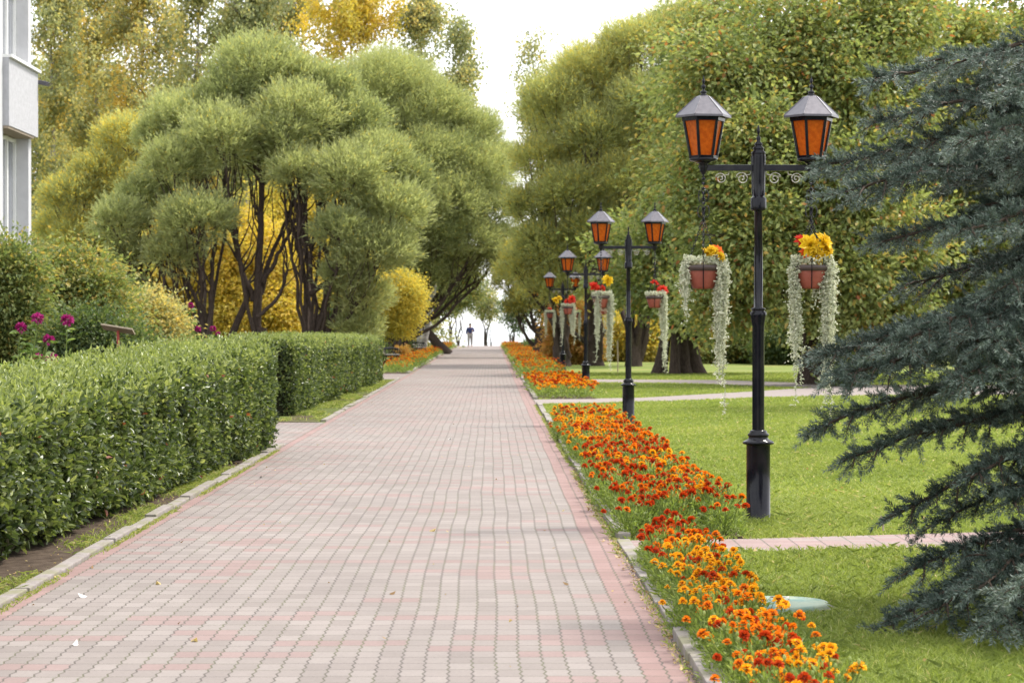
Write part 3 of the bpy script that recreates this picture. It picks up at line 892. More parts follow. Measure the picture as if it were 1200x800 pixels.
shrub('small orange-leaved bush behind the first bench', 473, 401, 426, 7, 95, M['l_orange'], 57, (0.10, 0.06), n=2, clump=.1)
shrub('dark green bush between the two benches', 478, 396, 418, 7, 126, M['l_dark'], 58, (0.12, 0.07), n=2, clump=.12)
# ---- left: big leafy shrub in front of building
shrub('big mixed green and yellow shrub right of the white building', 72, 280, 420, 72, 44, M['l_shrub'], 61, (0.105, 0.055), 3.2, bias=0.5, red=0.05, n=6, clump=.24)
shrub('grey-green shrub against the foot of the white building', 0, 252, 420, 48, 40.5, M['l_shrub'], 62, (0.10, 0.055), 3.0, bias=0.40, red=0.02, n=4, clump=.22)
shrub('dark low shrub behind the small sign board', 110, 352, 430, 60, 39.5, M['l_dark'], 63, (0.09, 0.05), 3.0, n=4, clump=.2)

# ---- birches behind, left and centre
def birch(label, px, top, Yd, wpx, seed, mat, cover=0.75, lo=330, bias=0.45, group=None, leaf=(0.20, 0.13), n=11, gap=0.12, lean=0.0):
    rg = np.random.default_rng(seed)
    base = np.array([(px - VX) * Yd / F, Yd, 0])
    root = thing('birch_tree', label, 'tree', base, group=group)
    ht = H - (top - VY) * Yd / F
    w = wpx * Yd / F * 1.25
    lo_z = H - (lo - VY) * Yd / F
    tr, cr = MB(), MB()
    k = 12
    t = np.linspace(0, 1, k)
    T = np.stack([rg.normal(0, .12, k).cumsum() * .5 + lean * Yd / F * t ** .8, rg.normal(0, .12, k).cumsum() * .5, t * ht * .97], 1)
    T[0, :2] = 0
    tr.tube(T, np.linspace(0.17, 0.02, k), 8)
    nb = int(n * 5)
    for i in range(nb):
        z = rg.uniform(max(0.12, lo_z / ht - .05), 0.97)
        p0 = np.array([np.interp(z, t, T[:, j]) for j in range(3)])
        a = rg.uniform(0, 2 * PI)
        frac = (z * ht - lo_z) / (ht - lo_z)
        rl = w * (0.35 + 0.75 * math.sin(PI * min(max(frac, 0.05), .97) ** .8)) * rg.uniform(.55, 1.05)
        e = p0 + [math.cos(a) * rl, math.sin(a) * rl, rl * rg.uniform(.25, .8)]
        mid = p0 * .5 + e * .5 + [0, 0, .35 * rl]
        P = limb(rg, p0, mid, e, 7, .3)
        tr.tube(P, np.linspace(.045, .008, 7), 4)
        # hanging twigs with leaves
        for q in range(14):
            s = P[rg.integers(1, 7)] + rg.normal(0, .3, 3)
            L = rg.uniform(.5, 1.5)
            sway = rg.normal(0, .25, 2)
            nl = int(cover * 46 * L)
            if gap and rg.random() < gap:
                continue
            tt = rg.random(nl)
            p = s + np.stack([sway[0] * tt * L, sway[1] * tt * L, .25 * L * np.sin(tt * 2.2) - tt ** 1.5 * L], 1) + rg.normal(0, .2, (nl, 3))
            dd = nrm(rg.normal(0, .6, (nl, 3)) + [0, 0, -.7])
            b = bias + rg.normal(0, .22)
            cr.leaves(p, dd, rand_dir(rg, nl), leaf[0] * rg.uniform(.7, 1.2, nl), leaf[1], np.clip(b + rg.normal(0, .16, nl), 0, 1), .1)
    tr.build('trunk', M['birchbark'], root)
    cr.build('crown', mat, root)
    return root


birch('thin-crowned birch right beside the white building roofline', 62, -60, 112, 46, 71, M['l_birch'], 0.85, 300)
birch('olive and gold birch second from the white building', 118, -90, 118, 48, 72, M['l_birch'], 0.9, 290, .55)
birch('pale gold birch above the yellowing willow', 172, -70, 116, 46, 73, M['l_birch'], 0.75, 280, .62)
birch('half-bare greenish birch with wide sky gaps above the broad willow', 232, -60, 112, 46, 74, M['l_birch'], 0.6, 240, .42, gap=.3)
birch('dark hanging birch behind the highest dome of broad willow', 290, -80, 110, 42, 75, M['l_birch'], 0.7, 220, .25)
birch('dense golden yellow birch between the two left willows', 405, -60, 124, 58, 76, M['l_birchy'], 1.0, 240, .5, n=11, gap=.05)
birch('greenish birch just right of the golden birch', 342, -50, 130, 40, 77, M['l_birch'], 0.7, 220, .5)
birch('tall sparse birch left of the sky gap', 492, -30, 126, 36, 78, M['l_birch'], 0.62, 240, .35, n=8, gap=.2)
birch('slender green birch standing at the edge of the sky gap', 494, 8, 120, 26, 79, M['l_birch'], 0.55, 260, .3, n=6, lean=50)
birch('sparse pale birch right of the sky gap', 662, 24, 135, 26, 80, M['l_birch'], 0.36, 260, .3, n=5, gap=.3, lean=-42)
birch('small birch tip rising above the right willow crowns', 715, 20, 140, 28, 81, M['l_birch'], 0.6, 260, .55, n=6)
# tree mass far behind (each its own)
def backtree(label, px, top, Yd, rx, seed, mat, bias=.4):
    base = np.array([(px - VX) * Yd / F, Yd, 0])
    lst = [(px, top + 60, rx * .7, 60), (px - rx * .45, top + 150, rx * .7, 70), (px + rx * .45, top + 140, rx * .7, 70), (px, top + 230, rx * .9, 70), (px - rx * .4, 340, rx * .6, 50), (px + rx * .4, 330, rx * .6, 50)]
    return broad('background_tree', label, 'tree', base, px_blobs(Yd, base, lst), mat, seed, (0.30, 0.17), 1.7, ((0, 0, .25),), 3, clump=.6, bias=bias, twigs=4)


backtree('dark far tree behind the first birches near the building', 90, 60, 150, 100, 91, M['l_birch'], .30)
backtree('olive far tree behind the gold birches', 210, 90, 155, 100, 92, M['l_birch'], .35)
backtree('dark far tree behind the broad globe willow', 330, 100, 160, 100, 93, M['l_dark'], .5)
backtree('far green tree behind left willow, next to the sky gap', 450, 150, 165, 80, 94, M['l_birch'], .3)
backtree('far tree behind the tall right willow', 720, 100, 150, 90, 95, M['l_shrub'], .4)
backtree('far tree behind the slim tree and nearest lamp', 860, 40, 140, 110, 96, M['l_shrub'], .5)
backtree('far tree between berry tree and spruce', 1010, 30, 135, 110, 97, M['l_shrub'], .5)
backtree('far tree behind the spruce at the right edge', 1170, 30, 135, 110, 98, M['l_shrub'], .45)
backtree('far tree beyond the right edge of lawn', 1310, 60, 130, 110, 99, M['l_shrub'], .45)

# ---- trees at the end of the path
Y = 128
base = np.array([(520 - VX) * Y / F, Y, 0])
broad('leafy_tree', 'olive tree with a dark leaning trunk where the left benches end', 'tree', base,
      px_blobs(Y, base, [(505, 320, 34, 34, 0), (530, 310, 30, 30, 0), (520, 345, 28, 22, -1), (545, 340, 22, 20, 0), (500, 350, 20, 22, 0)]), M['l_shrub'], 101, (0.18, 0.09), 2.4,
      ((0.1, 0, .0001),), 3.0, clump=.3, bias=.42)
t0 = [o for o in C.objects if o.name.startswith('leafy_tree')][-1]
mbt = MB()
mbt.tube(np.array([[0.25, 0, -.1], [-.35, 0, .55], [-.95, 0, 1.3], [-1.35, .1, 2.4], [-1.2, .2, 4.0]]), [.36, .27, .23, .18, .1], 9)
mbt.tube(np.array([[-1.1, 0, 1.7], [-.4, .1, 2.8], [.3, .3, 4]]), [.12, .09, .05], 7)
mbt.build('trunk', M['bark'], t0)
for (px, Yd, top, sd, mat, lab, lean) in ((527, 197, 318, 102, 'l_shrub', 'thin straight tree left of the walker, near the path end', 0.1), (536, 203, 308, 103, 'l_shrub', 'slim pale-trunked tree nearest the walker on the left', .3),
                                          (569, 199, 330, 104, 'l_birch', 'small hanging birch standing right of the walker at the path end', .5), (602, 196, 340, 105, 'l_dark', 'dark small tree on the right edge at the path end', -.3)):
    base = np.array([(px - VX) * Yd / F, Yd, float(np.interp(Yd, ys, zs))])
    broad('small_tree', lab, 'tree', base, px_blobs(Yd, base, [(px, top + 14, 13, 14), (px + 8, top + 28, 10, 14), (px - 8, top + 26, 10, 14), (px + 4, top + 38, 8, 12)]), M[mat], sd, (0.22, 0.09), 1.3,
          ((0, 0, .16), (lean, .1, .10)), 2.2, clump=.3, bias=.35, droop=.9, twigs=8)

# ------------------------------------------------------------------ hedges
def hedge(label, y0, y1, xf, w, ht, seed, ncov=4.0, lumps=0.0):
    """xf(y): x of the path-side face, w(y) width, ht(y) height"""
    rg = np.random.default_rng(seed)
    root = thing('hedge', label, 'hedge', (float(xf(np.array((y0 + y1) / 2))), (y0 + y1) / 2, 0))
    off = np.array([float(xf(np.array((y0 + y1) / 2))), (y0 + y1) / 2, 0])
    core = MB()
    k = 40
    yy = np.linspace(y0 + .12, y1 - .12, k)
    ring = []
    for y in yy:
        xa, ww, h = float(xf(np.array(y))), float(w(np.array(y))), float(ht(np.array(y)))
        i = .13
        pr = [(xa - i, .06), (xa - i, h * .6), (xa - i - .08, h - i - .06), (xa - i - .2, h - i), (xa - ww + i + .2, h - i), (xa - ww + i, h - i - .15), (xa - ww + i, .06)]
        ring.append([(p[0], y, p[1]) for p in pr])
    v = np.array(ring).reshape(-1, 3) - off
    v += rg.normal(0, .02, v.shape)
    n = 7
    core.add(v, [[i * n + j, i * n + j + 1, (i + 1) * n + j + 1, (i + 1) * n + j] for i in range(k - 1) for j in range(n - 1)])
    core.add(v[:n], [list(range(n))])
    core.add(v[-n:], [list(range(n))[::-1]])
    core.build('shaded_twig_core', M['hedgecore'], root)  # solid core whose painted dark shows between the leaves
    mb = MB()
    A = {'face': (y1 - y0) * 1.15, 'top': (y1 - y0) * 1.4, 'end0': 1.4 * 1.1, 'end1': 1.5}
    for part, area in A.items():
        nl = int(ncov * area / (0.060 * 0.036 * .6))
        y = rg.uniform(y0, y1, nl)
        if part == 'end0':
            y = y0 + rg.random(nl) ** 2 * .15
        if part == 'end1':
            y = y1 - rg.random(nl) ** 2 * .15
        xa, ww, h = xf(y), w(y), ht(y)
        bul = 0.05 * noise2(y, y * 0, 2.2, seed) + lumps * np.sin(y * 1.1 + 0.7)
        e = np.clip(np.minimum(y - y0, y1 - y) / .22, 0, 1)
        rnd = (1 - e) ** 2 * .16
        if part == 'face':
            z = 0.05 + (h - .02) * rg.random(nl) ** .9
            lowc = noise2(y, z, 4, seed + 3)
            edge = np.clip((z - (h - .22)) / .22, 0, 1) ** 2 * .16 + np.clip((.22 - z) / .22, 0, 1) * .10
            x = xa + bul + 0.05 * noise2(y, z, 5, seed + 1) - edge - rnd
            N = np.tile([1.0, 0, .25], (nl, 1))
            N[:, 2] += np.clip((z - (h - .2)) / .2, 0, 1)
        elif part == 'top':
            u = rg.random(nl)
            x = xa - ww * u + bul * (1 - u)
            ed = np.minimum(u, 1 - u) * ww
            z = h + .035 * noise2(x, y, 4, seed + 2) - np.clip((.2 - ed) / .2, 0, 1) ** 2 * .12 - rnd * .6
            N = np.tile([0.1, 0, 1.0], (nl, 1))
        else:
            u = rg.random(nl)
            x = xa - ww * u
            z = 0.05 + (h - .03) * rg.random(nl)
            ed = np.minimum(u * ww, h - z)
            y = y + np.clip((.2 - ed) / .2, 0, 1) ** 2 * .12 * (1 if part == 'end0' else -1) + .04 * noise2(x, z, 5, seed)
            N = np.tile([0, -1.0 if part == 'end0' else 1.0, .2], (nl, 1))
        N = nrm(N)
        dep = rg.random(nl) ** 1.6 * .17
        p = np.stack([x, y, z], 1) - off - N * dep[:, None]
        if part in ('face', 'end0', 'end1'):
            holes = noise2(y * 1.0 + x, z, 9.0, seed + 8)
            p -= N * (np.clip(holes - .08, 0, 1) * .5)[:, None]
        p[:, 2] = np.maximum(p[:, 2], .04)
        D = nrm(N * .5 + np.array([0, 0, .15]) + rg.normal(0, .65, (nl, 3)))
        nn = nrm(N * .6 + np.array([0, 0, .5]) + rg.normal(0, .6, (nl, 3)))
        rv = np.clip(rg.normal(.38, .25, nl) + (.34 if part == 'top' else 0) * rg.random(nl), 0, .96)  # top leaves toned lighter than the face, stronger light painted in
        rv = np.where(rg.random(nl) < .003, 1.0, rv)
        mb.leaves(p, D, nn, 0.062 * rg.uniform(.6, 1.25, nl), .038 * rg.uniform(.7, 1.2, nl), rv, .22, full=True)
        # young shoots standing proud of the clip line
        if part == 'top':
            m_ = nl // 15
            j = rg.integers(0, nl, m_)
            hs = rg.uniform(.3, 1.5, m_)[:, None]
            for q in range(5):
                mb.leaves(p[j] + N[j] * (.02 + .022 * q) * hs, nrm(np.array([0, 0, .8]) + rg.normal(0, .5, (m_, 3))), rand_dir(rg, m_), .045, .022, np.clip(rg.normal(.75, .12, m_), 0, .96), .2, full=True)
    mb.build('foliage', M['l_hedge'], root)
    return root


hedge('long clipped hedge nearest the camera, left of the path', 8.5, 28.2,
      lambda y: -3.10 + np.interp(y, [8, 14, 28], [0, .10, .50]), lambda y: 1.35 + 0 * y, lambda y: np.interp(y, [8, 14, 20, 28], [.89, .96, 1.11, 1.26]), 301, 3.3)
hedge('second shorter clipped hedge beyond the side path', 38.6, 62.5,
      lambda y: -3.12 + np.interp(y, [38, 46, 62], [-.12, 0.02, .20]), lambda y: 1.5 + 0 * y, lambda y: np.interp(y, [38, 62], [1.26, 1.16]), 302, 3.2, lumps=.07)

# ------------------------------------------------------------------ dahlias and perennials behind the hedge
def dahlia(label, x, y, ht, flowers, seed, w=0.35):
    rg = np.random.default_rng(seed)
    root = thing('dahlia_plant', label, 'flower plant', (x, y, 0))
    st, fo = MB(), MB()
    n = 10
    tips = [np.array(f) for f in flowers]
    for i in range(n):
        tips.append(np.array([rg.normal(0, w * .7), rg.normal(0, w * .5), ht * rg.uniform(.65, .95)]))
    for tp in tips:
        p0 = np.array([rg.normal(0, .05), rg.normal(0, .05), 0])
        P = limb(rg, p0, (p0 + tp) / 2 + [0, 0, .1], tp - [0, 0, .01], 8, .15)
        st.tube(P, np.linspace(.010, .005, 8), 5)
        for q in range(22):
            t = rg.uniform(.35, .97)
            b = np.array([np.interp(t, np.linspace(0, 1, 8), P[:, j]) for j in range(3)])
            a = rg.uniform(0, 2 * PI)
            d = np.array([math.cos(a), math.sin(a), rg.uniform(-.1, .5)])
            sz = rg.uniform(.08, .14)
            fo.leaves(b[None], d[None], (np.array([0, 0, 1.0]) + rg.normal(0, .3, 3))[None], sz, sz * .5, np.clip(rg.normal(.5, .22), 0, 1), .25, full=True)
            fo.leaves((b + nrm(d) * .03)[None], nrm(d + np.array([-d[1], d[0], 0]) * .9)[None], np.array([[0, 0, 1.0]]), sz * .7, sz * .36, np.clip(rg.normal(.5, .22), 0, 1), .25, full=True)
    st.build('stem', M['m_leaf'], root)
    fo.build('foliage', M['l_dahlia'], root)
    for f in flowers:
        fl = MB()
        R = rg.uniform(.055, .07)
        n = 70
        d = rand_dir(rg, n)
        d[:, 2] = d[:, 2] * .75 + .2
        d = nrm(d)
        fl.leaves(d * R * .35, d, nrm(rg.normal(0, .3, (n, 3)) + [0, 0, 1]), R * .8, R * .42, np.clip(rg.normal(.5, .25, n), 0, 1), .3, full=True)
        fl.build('flower_head', M['l_magenta'], root, f)
    return root


def dl(px, py, Yd, x, y):
    p = W(px, py, Yd)
    return (p[0] - x, p[1] - y, p[2])


Yd = 22.5
for lab, px, fl, sd in (('dahlia plant with three magenta blooms at the far left edge', 30, [(45, 373), (26, 384), (58, 398)], 1),
                        ('dahlia plant with one tall magenta bloom left of the sign', 84, [(80, 375)], 2),
                        ('low dahlia plant with two magenta blooms over the near hedge', 50, [(46, 421), (62, 421)], 3)):
    x = (px - VX) * Yd / F
    dahlia(lab, x, Yd, 1.42 if sd != 3 else 1.22, [dl(a, b, Yd + np.random.default_rng(sd * 9 + i).normal(0, .1), x, Yd) for i, (a, b) in enumerate(fl)], 400 + sd)
Yd = 40.5
for lab, px, fl, sd in (('tall dahlia plant with one high pink-magenta bloom before the willow stems', 222, [(224, 358), (232, 386)], 4),
                        ('dahlia plant with magenta blooms against the dark willow trunk', 250, [(250, 385), (256, 392), (246, 402)], 5),
                        ('short dahlia plant with a magenta bloom at the second hedge corner', 274, [(275, 400), (236, 402)], 6)):
    x = (px - VX) * Yd / F
    dahlia(lab, x, Yd, 1.5 if sd != 6 else 1.2, [dl(a, b, Yd, x, Yd) for a, b in fl], 400 + sd, .4)
# leafy perennials without blooms
for i, (px, Yd, ht, lab) in enumerate(((5, 20.5, 1.30, 'pale green perennial clump at the left edge behind the near hedge'), (100, 24, 1.24, 'leafy perennial clump just left of the sign board'),
                                       (165, 28, 1.3, 'leafy perennial clump just right of the sign board'), (195, 27.5, 1.28, 'leafy perennial clump behind the far end of near hedge'))):
    dahlia(lab, (px - VX) * Yd / F, Yd, ht, [], 450 + i, .5)
# small tilted sign on a red post
Yd = 26.0
x = (139 - VX) * Yd / F
sg = thing('garden_sign', 'small tilted tan board on a red post behind the near hedge', 'sign', (x, Yd, 0))
mb = MB(); mb.tube([[0.03, 0, -.05], [0, 0, 1.46]], .017, 8, cap=True); mb.build('post', M['redpaint'], sg)
mb = MB(); mb.box((0, 0, 1.475), (.36, .27, .018), R=Matrix.Rotation(.16, 3, 'Y') @ Matrix.Rotation(-.22, 3, 'X'), bev=.003); mb.build('board', M['board'], sg)

# ------------------------------------------------------------------ marigolds
def head_mesh(name, mat, seed, R=0.032):
    rg = np.random.default_rng(seed)
    mb = MB()
    for ring, (n, el, rr, z0) in enumerate(((11, .05, 1.0, .0), (10, .35, .92, .004), (8, .75, .74, .008), (6, 1.1, .55, .010), (4, 1.4, .4, .012))):
        for i in range(n):
            a = (i + rg.uniform(-.3, .3) + .5 * ring) / n * 2 * PI
            e = el + rg.normal(0, .1)
            L = R * rr * rg.uniform(.88, 1.1)
            d = np.array([math.cos(a) * math.cos(e), math.sin(a) * math.cos(e), math.sin(e)])
            s = np.array([-math.sin(a), math.cos(a), 0])
            w = R * .62 * rg.uniform(.8, 1.1) * (rr * .4 + .6)
            b = np.array([0, 0, z0])
            up = np.cross(d, s) * -1
            m1 = b + d * L * .55
            tp = b + d * L + np.array([0, 0, -.006 * (1 - ring * .2)])
            rf = R * .12
            v = [b - s * w * .15, b + s * w * .15, m1 + s * w * .45, m1 + up * rf, m1 - s * w * .45, tp + s * w * .42 - up * rf, tp + d * L * .08 + up * rf, tp - s * w * .42 - up * rf]
            mb.add(v, [[0, 1, 2, 3], [0, 3, 4, 4]][:1], rg.uniform(0, .3))
            mb.add(v, [[0, 3, 4]], rg.uniform(0, .3))
            r1 = rg.uniform(.55, 1.0)
            mb.add(v, [[3, 2, 5, 6], [4, 3, 6, 7]], [r1, min(1, r1 + .08)])
    # green calyx
    return mb, mat


def calyx(mb, m):
    mb.lathe([(.003, -.024), (.006, -.020), (.0085, -.004), (.004, .001)], 7, m=m)


HEADS = []
for i in range(9):
    mat = ('m_orange', 'm_red', 'm_yellow')[i % 3]
    mb, _ = head_mesh('flower_head', mat, 500 + i, .031 + .003 * (i % 2))
    calyx(mb, 1)
    HEADS.append(mb.mesh('flower_head', [M[mat], M['m_leaf']]))


def marigold_foliage(rg, heads, w, h, nleaf, lw=1.0):
    mb = MB()
    for p in heads:
        p = np.asarray(p)
        p0 = np.array([rg.normal(0, .02), rg.normal(0, .02), 0])
        P = limb(rg, p0, np.array([p[0] * .7, p[1] * .7, p[2] * .45]), p - [0, 0, .02], 6, .1)
        mb.tube(P, np.linspace(.0045, .003, 6) * lw, 4, rv=.35)
    for q in range(5):
        a = rg.uniform(0, 2 * PI); rr = w * math.sqrt(rg.random())
        c = np.array([math.cos(a) * rr, math.sin(a) * rr, h * rg.uniform(.8, 1.1)])
        mb.tube([c * [.5, .5, .4], c], .002 * lw, 4, rv=.3)
        mb.lathe([(.003, 0), (.008, .008), (.0075, .018), (.003, .024)], 6, c, rv=rg.uniform(.3, 1))
    n = nleaf
    d = rand_dir(rg, n); d[:, 2] = np.abs(d[:, 2])
    r = rg.random(n) ** .45
    p = d * r[:, None] * np.array([w, w, h])
    p[:, 2] = np.maximum(p[:, 2], .01)
    for q in range(3):
        dd = nrm(d * .7 + rg.normal(0, .55, (n, 3)) + [0, 0, .35])
        mb.leaves(p + rg.normal(0, .008, (n, 3)), dd, rand_dir(rg, n), .045 * rg.uniform(.6, 1.2, n) * lw, .011 * lw, np.clip(rg.normal(.45, .25, n), 0, 1), .1)
    return mb


PLANTS = []
for i in range(9):
    rg = np.random.default_rng(600 + i)
    dom = i % 3
    nh = [9, 8, 9][i % 3]
    pos = []
    for k in range(nh):
        a = k * 2.4 + rg.uniform(-.3, .3)
        rr = .19 * math.sqrt((k + .5) / nh) * rg.uniform(.85, 1.1)
        pos.append((math.cos(a) * rr, math.sin(a) * rr, .285 - .07 * (rr / .19) ** 2 + rg.normal(0, .032)))
    root = thing('marigold_plant', '', 'flower plant', (0, 0, -50))
    marigold_foliage(rg, pos, .175, .27, 280).build('foliage', M['m_leaf'], root)
    for k, p in enumerate(pos):
        c = dom if rg.random() < .72 else rg.integers(3)
        me = HEADS[int(c) + 3 * int(rg.integers(3))]
        o = bpy.data.objects.new('flower_head', me)
        C.objects.link(o)
        o.parent = root
        o.location = p
        o.rotation_euler = (rg.normal(0, .3), rg.normal(0, .3), rg.uniform(0, 6))
        sc = rg.uniform(.62, .98)
        o.scale = (sc, sc, sc * rg.uniform(.9, 1.2))
    PLANTS.append(root)
used = set()
DOM = ('mostly orange', 'mostly dark red', 'mostly golden yellow')
rg = np.random.default_rng(77)


def put_plant(i, x, y, sc, bed, group):
    o = PLANTS[i] if i not in used else copy_tree(PLANTS[i])
    used.add(i)
    o.location = (x, y, .012)
    o.rotation_euler = (0, 0, rg.uniform(0, 6.28))
    o.scale = (sc, sc, sc * rg.uniform(.88, 1.1))
    tag(o, f'bushy marigold with {DOM[i % 3]} heads {bed}', 'flower plant', group)
    return o


def pick(x, y):
    k = noise2(np.array([x * 2.2]), np.array([y]), 1.1, 31)[0] + rg.normal(0, .22)
    d = 0 if -.16 < k < .12 else (1 if k >= .12 else 2)
    return d + 3 * int(rg.integers(3))


for y in np.arange(7.9, 15.1, .25):
    for x in (1.06, 1.19):
        xx, yy = x + rg.normal(0, .035), y + rg.normal(0, .05)
        put_plant(pick(xx, yy), xx, yy, rg.uniform(.78, .95), 'in the bed strip nearest the camera', 'marigolds in the nearest bed strip')
for y in np.arange(16.5, 34.6, .33):
    for x in (1.08, 1.38, 1.66):
        xx, yy = x + rg.normal(0, .05), y + rg.normal(0, .07)
        put_plant(pick(xx, yy), xx, yy, rg.uniform(.92, 1.15), 'in the long bed beside the two nearest lamps', 'marigolds in the long bed')

# plants too small in the picture to show their parts
SMALL, SMALLP = [], []
for i in range(6):
    rg2 = np.random.default_rng(650 + i)
    mb, fo = MB(), MB()
    n = 90
    d = rand_dir(rg2, n); d[:, 2] = np.abs(d[:, 2])
    p = d * (rg2.random(n) ** .4)[:, None] * np.array([.2, .2, .26])
    for q in (mb, fo):
        q.leaves(p, nrm(d + rg2.normal(0, .5, (n, 3)) + [0, 0, .4]), rand_dir(rg2, n), .07, .022, np.clip(rg2.normal(.45, .25, n), 0, 1), .1, m=0)
    root = thing('marigold_plant', '', 'flower plant', (0, 0, -50))
    fo.build('foliage', M['m_leaf'], root)
    for k in range(8):
        a = rg2.uniform(0, 6.28); rr = .2 * math.sqrt(rg2.random())
        c = np.array([math.cos(a) * rr, math.sin(a) * rr, .28 - .06 * (rr / .2) ** 2 + rg2.normal(0, .03)])
        mi = 1 + (int(rg2.integers(3)) if rg2.random() < .4 else i % 3)
        t = np.linspace(0, 2 * PI, 8)[:-1]
        dd = np.stack([np.cos(t), np.sin(t), .45 + 0 * t], 1)
        mb.leaves(np.tile(c, (7, 1)), dd, np.tile([0, 0, 1.0], (7, 1)), .036, .03, rg2.uniform(.5, 1, 7), .2, m=mi)
        mb.leaves(np.tile(c, (4, 1)), nrm(dd[:4] * [.5, .5, 2]), rand_dir(rg2, 4), .024, .02, rg2.uniform(.2, 1, 4), .2, m=mi)
        o = bpy.data.objects.new('flower_head', HEADS[mi - 1 + 3 * int(rg2.integers(3))])
        C.objects.link(o)
        o.parent = root
        o.location = c
        o.rotation_euler = (rg2.normal(0, .3), rg2.normal(0, .3), rg2.uniform(0, 6))
    SMALL.append(mb)
    SMALLP.append(root)
usedp = set()
for y in np.arange(48.0, 60.2, .52):
    for x in (1.12, 1.45, 1.78, 2.08):
        i = int(rg.integers(6))
        o = SMALLP[i] if i not in usedp else copy_tree(SMALLP[i])
        usedp.add(i)
        o.location = (x + rg.normal(0, .06), y + rg.normal(0, .1), .012)
        o.rotation_euler = (0, 0, rg.uniform(0, 6.28))
        s = rg.uniform(.95, 1.25)
        o.scale = (s, s, s)
        tag(o, f'small marigold with {DOM[i % 3]} heads in the short bed between the crossing paths', 'flower plant', 'marigolds in the short bed')


def mass(name, label, xa, xb, ya, yb, step, seed):
    rg = np.random.default_rng(seed)
    mb = MB()
    arr = []
    for y in np.arange(ya, yb, step):
        for x in np.arange(xa, xb, .42):
            src = SMALL[int(rg.integers(6))]
            s = rg.uniform(1.0, 1.5)
            a = rg.uniform(0, 6.28)
            R = np.array([[math.cos(a), -math.sin(a), 0], [math.sin(a), math.cos(a), 0], [0, 0, 1]]) * s
            sh = np.array([x + rg.normal(0, .1), y + rg.normal(0, .2), .012])
            for V, r, m_ in zip(src.V, src.R, src.M):
                f = np.arange(len(V)).reshape(-1, 4)
                mb.add(V @ R.T + sh, f, r, int(m_[0]))
    return tag(mb.build(name, [M['m_leaf'], M['m_orange'], M['m_red'], M['m_yellow']]), label, 'flowers', kind='stuff')


mass('marigold_mass', 'far stretch of orange marigolds on both edges of the path', 1.15, 2.4, 66.3, 177, .62, 5)
far2 = mass('marigold_mass', 'far strip of orange marigolds before the benches', -3.30, -2.7, 74.5, 174, .7, 6)
# the two far strips are one mass
bm = bmesh.new()
main = C.objects['marigold_mass']
bm.from_mesh(main.data); bm.from_mesh(far2.data); bm.to_mesh(main.data); bm.free()
bpy.data.objects.remove(far2)

# ------------------------------------------------------------------ street lamps
PXM = 17.7 / F      # metres per photo pixel at the nearest lamp


def hexring(r, z, ph):
    t = np.arange(6) * PI / 3 + ph
    return np.stack([r * np.cos(t), r * np.sin(t), np.full(6, z)], 1)


def lantern(parent, x, z):
    ph = PI / 6 + 0.10 + PI / 3 * 0 + PI / 6 * 0
    ph = 0.12 + PI / 3 * .5 * 0
    zb, zt = .058, .385      # base plate, eave, above the arm
    rb, rt, re, rc = .098, .158, .218, .058
    fr = MB()
    fr.lathe([(.022, -.03), (.040, .0), (.030, .018), (.062, .034), (.105, .044), (.112, .058), (.10, .066)], 18)
    for k in range(6):
        a = k * PI / 3 + ph
        p0 = np.array([math.cos(a) * rb, math.sin(a) * rb, zb]); p1 = np.array([math.cos(a) * rt, math.sin(a) * rt, zt])
        fr.tube([p0, p1], .0125, 5)
    for (r, zq, w) in ((rb + .004, zb + .012, .026), (rt + .003, zt - .02, .038)):
        o = hexring(r + .006, zq - w / 2, ph); o2 = hexring(r + .010, zq + w / 2, ph)
        i1 = hexring(r - .012, zq - w / 2, ph); i2 = hexring(r - .010, zq + w / 2, ph)
        v = np.concatenate([o, o2, i2, i1])
        f = []
        for q in range(4):
            for k in range(6):
                f.append([q * 6 + k, q * 6 + (k + 1) % 6, ((q + 1) % 4) * 6 + (k + 1) % 6, ((q + 1) % 4) * 6 + k])
        fr.add(v, f)
    L = fr.build('lantern', M['black'], parent, (x, 0, z))
    ro = MB()
    e0, e1, e2, e3 = hexring(re, zt - .012, ph), hexring(re, zt + .004, ph), hexring(rc, zt + .150, ph), hexring(rc * .8, zt + .156, ph)
    u0 = hexring(re - .012, zt - .010, ph); u1 = hexring(.05, zt + .10, ph)
    v = np.concatenate([e0, e1, e2, e3, u0, u1])
    f = []
    for a, b in ((0, 1), (1, 2), (2, 3), (4, 0)):
        for k in range(6):
            f.append([a * 6 + k, a * 6 + (k + 1) % 6, b * 6 + (k + 1) % 6, b * 6 + k])
    for k in range(6):
        f.append([5 * 6 + k, 5 * 6 + (k + 1) % 6, 4 * 6 + (k + 1) % 6, 4 * 6 + k])
    ro.add(v, f)
    ro.add(e3, [[0, 1, 2, 3, 4, 5]])
    for k in range(6):
        ro.tube([e1[k] + [0, 0, .001], e2[k] + [0, 0, .001]], .004, 4)
    ro.build('roof', M['roofmetal'], L)
    fi = MB()
    zf = zt + .150
    fi.lathe([(.036, zf), (.036, zf + .012), (.016, zf + .02), (.026, zf + .032), (.026, zf + .040), (.010, zf + .050), (.008, zf + .062), (.017, zf + .074), (.015, zf + .086), (.006, zf + .094),
              (.006, zf + .102), (.012, zf + .116), (.010, zf + .134), (.004, zf + .142), (.002, zf + .165)], 14)
    fi.build('finial', M['black'], L)
    for k in range(6):
        gl = MB()
        b, t = hexring(rb - .006, zb + .018, ph), hexring(rt - .008, zt - .03, ph)
        gl.add([b[k], b[(k + 1) % 6], t[(k + 1) % 6], t[k]], [[0, 1, 2, 3]])
        gl.build('glass_pane', M['amber'], L)
    return L


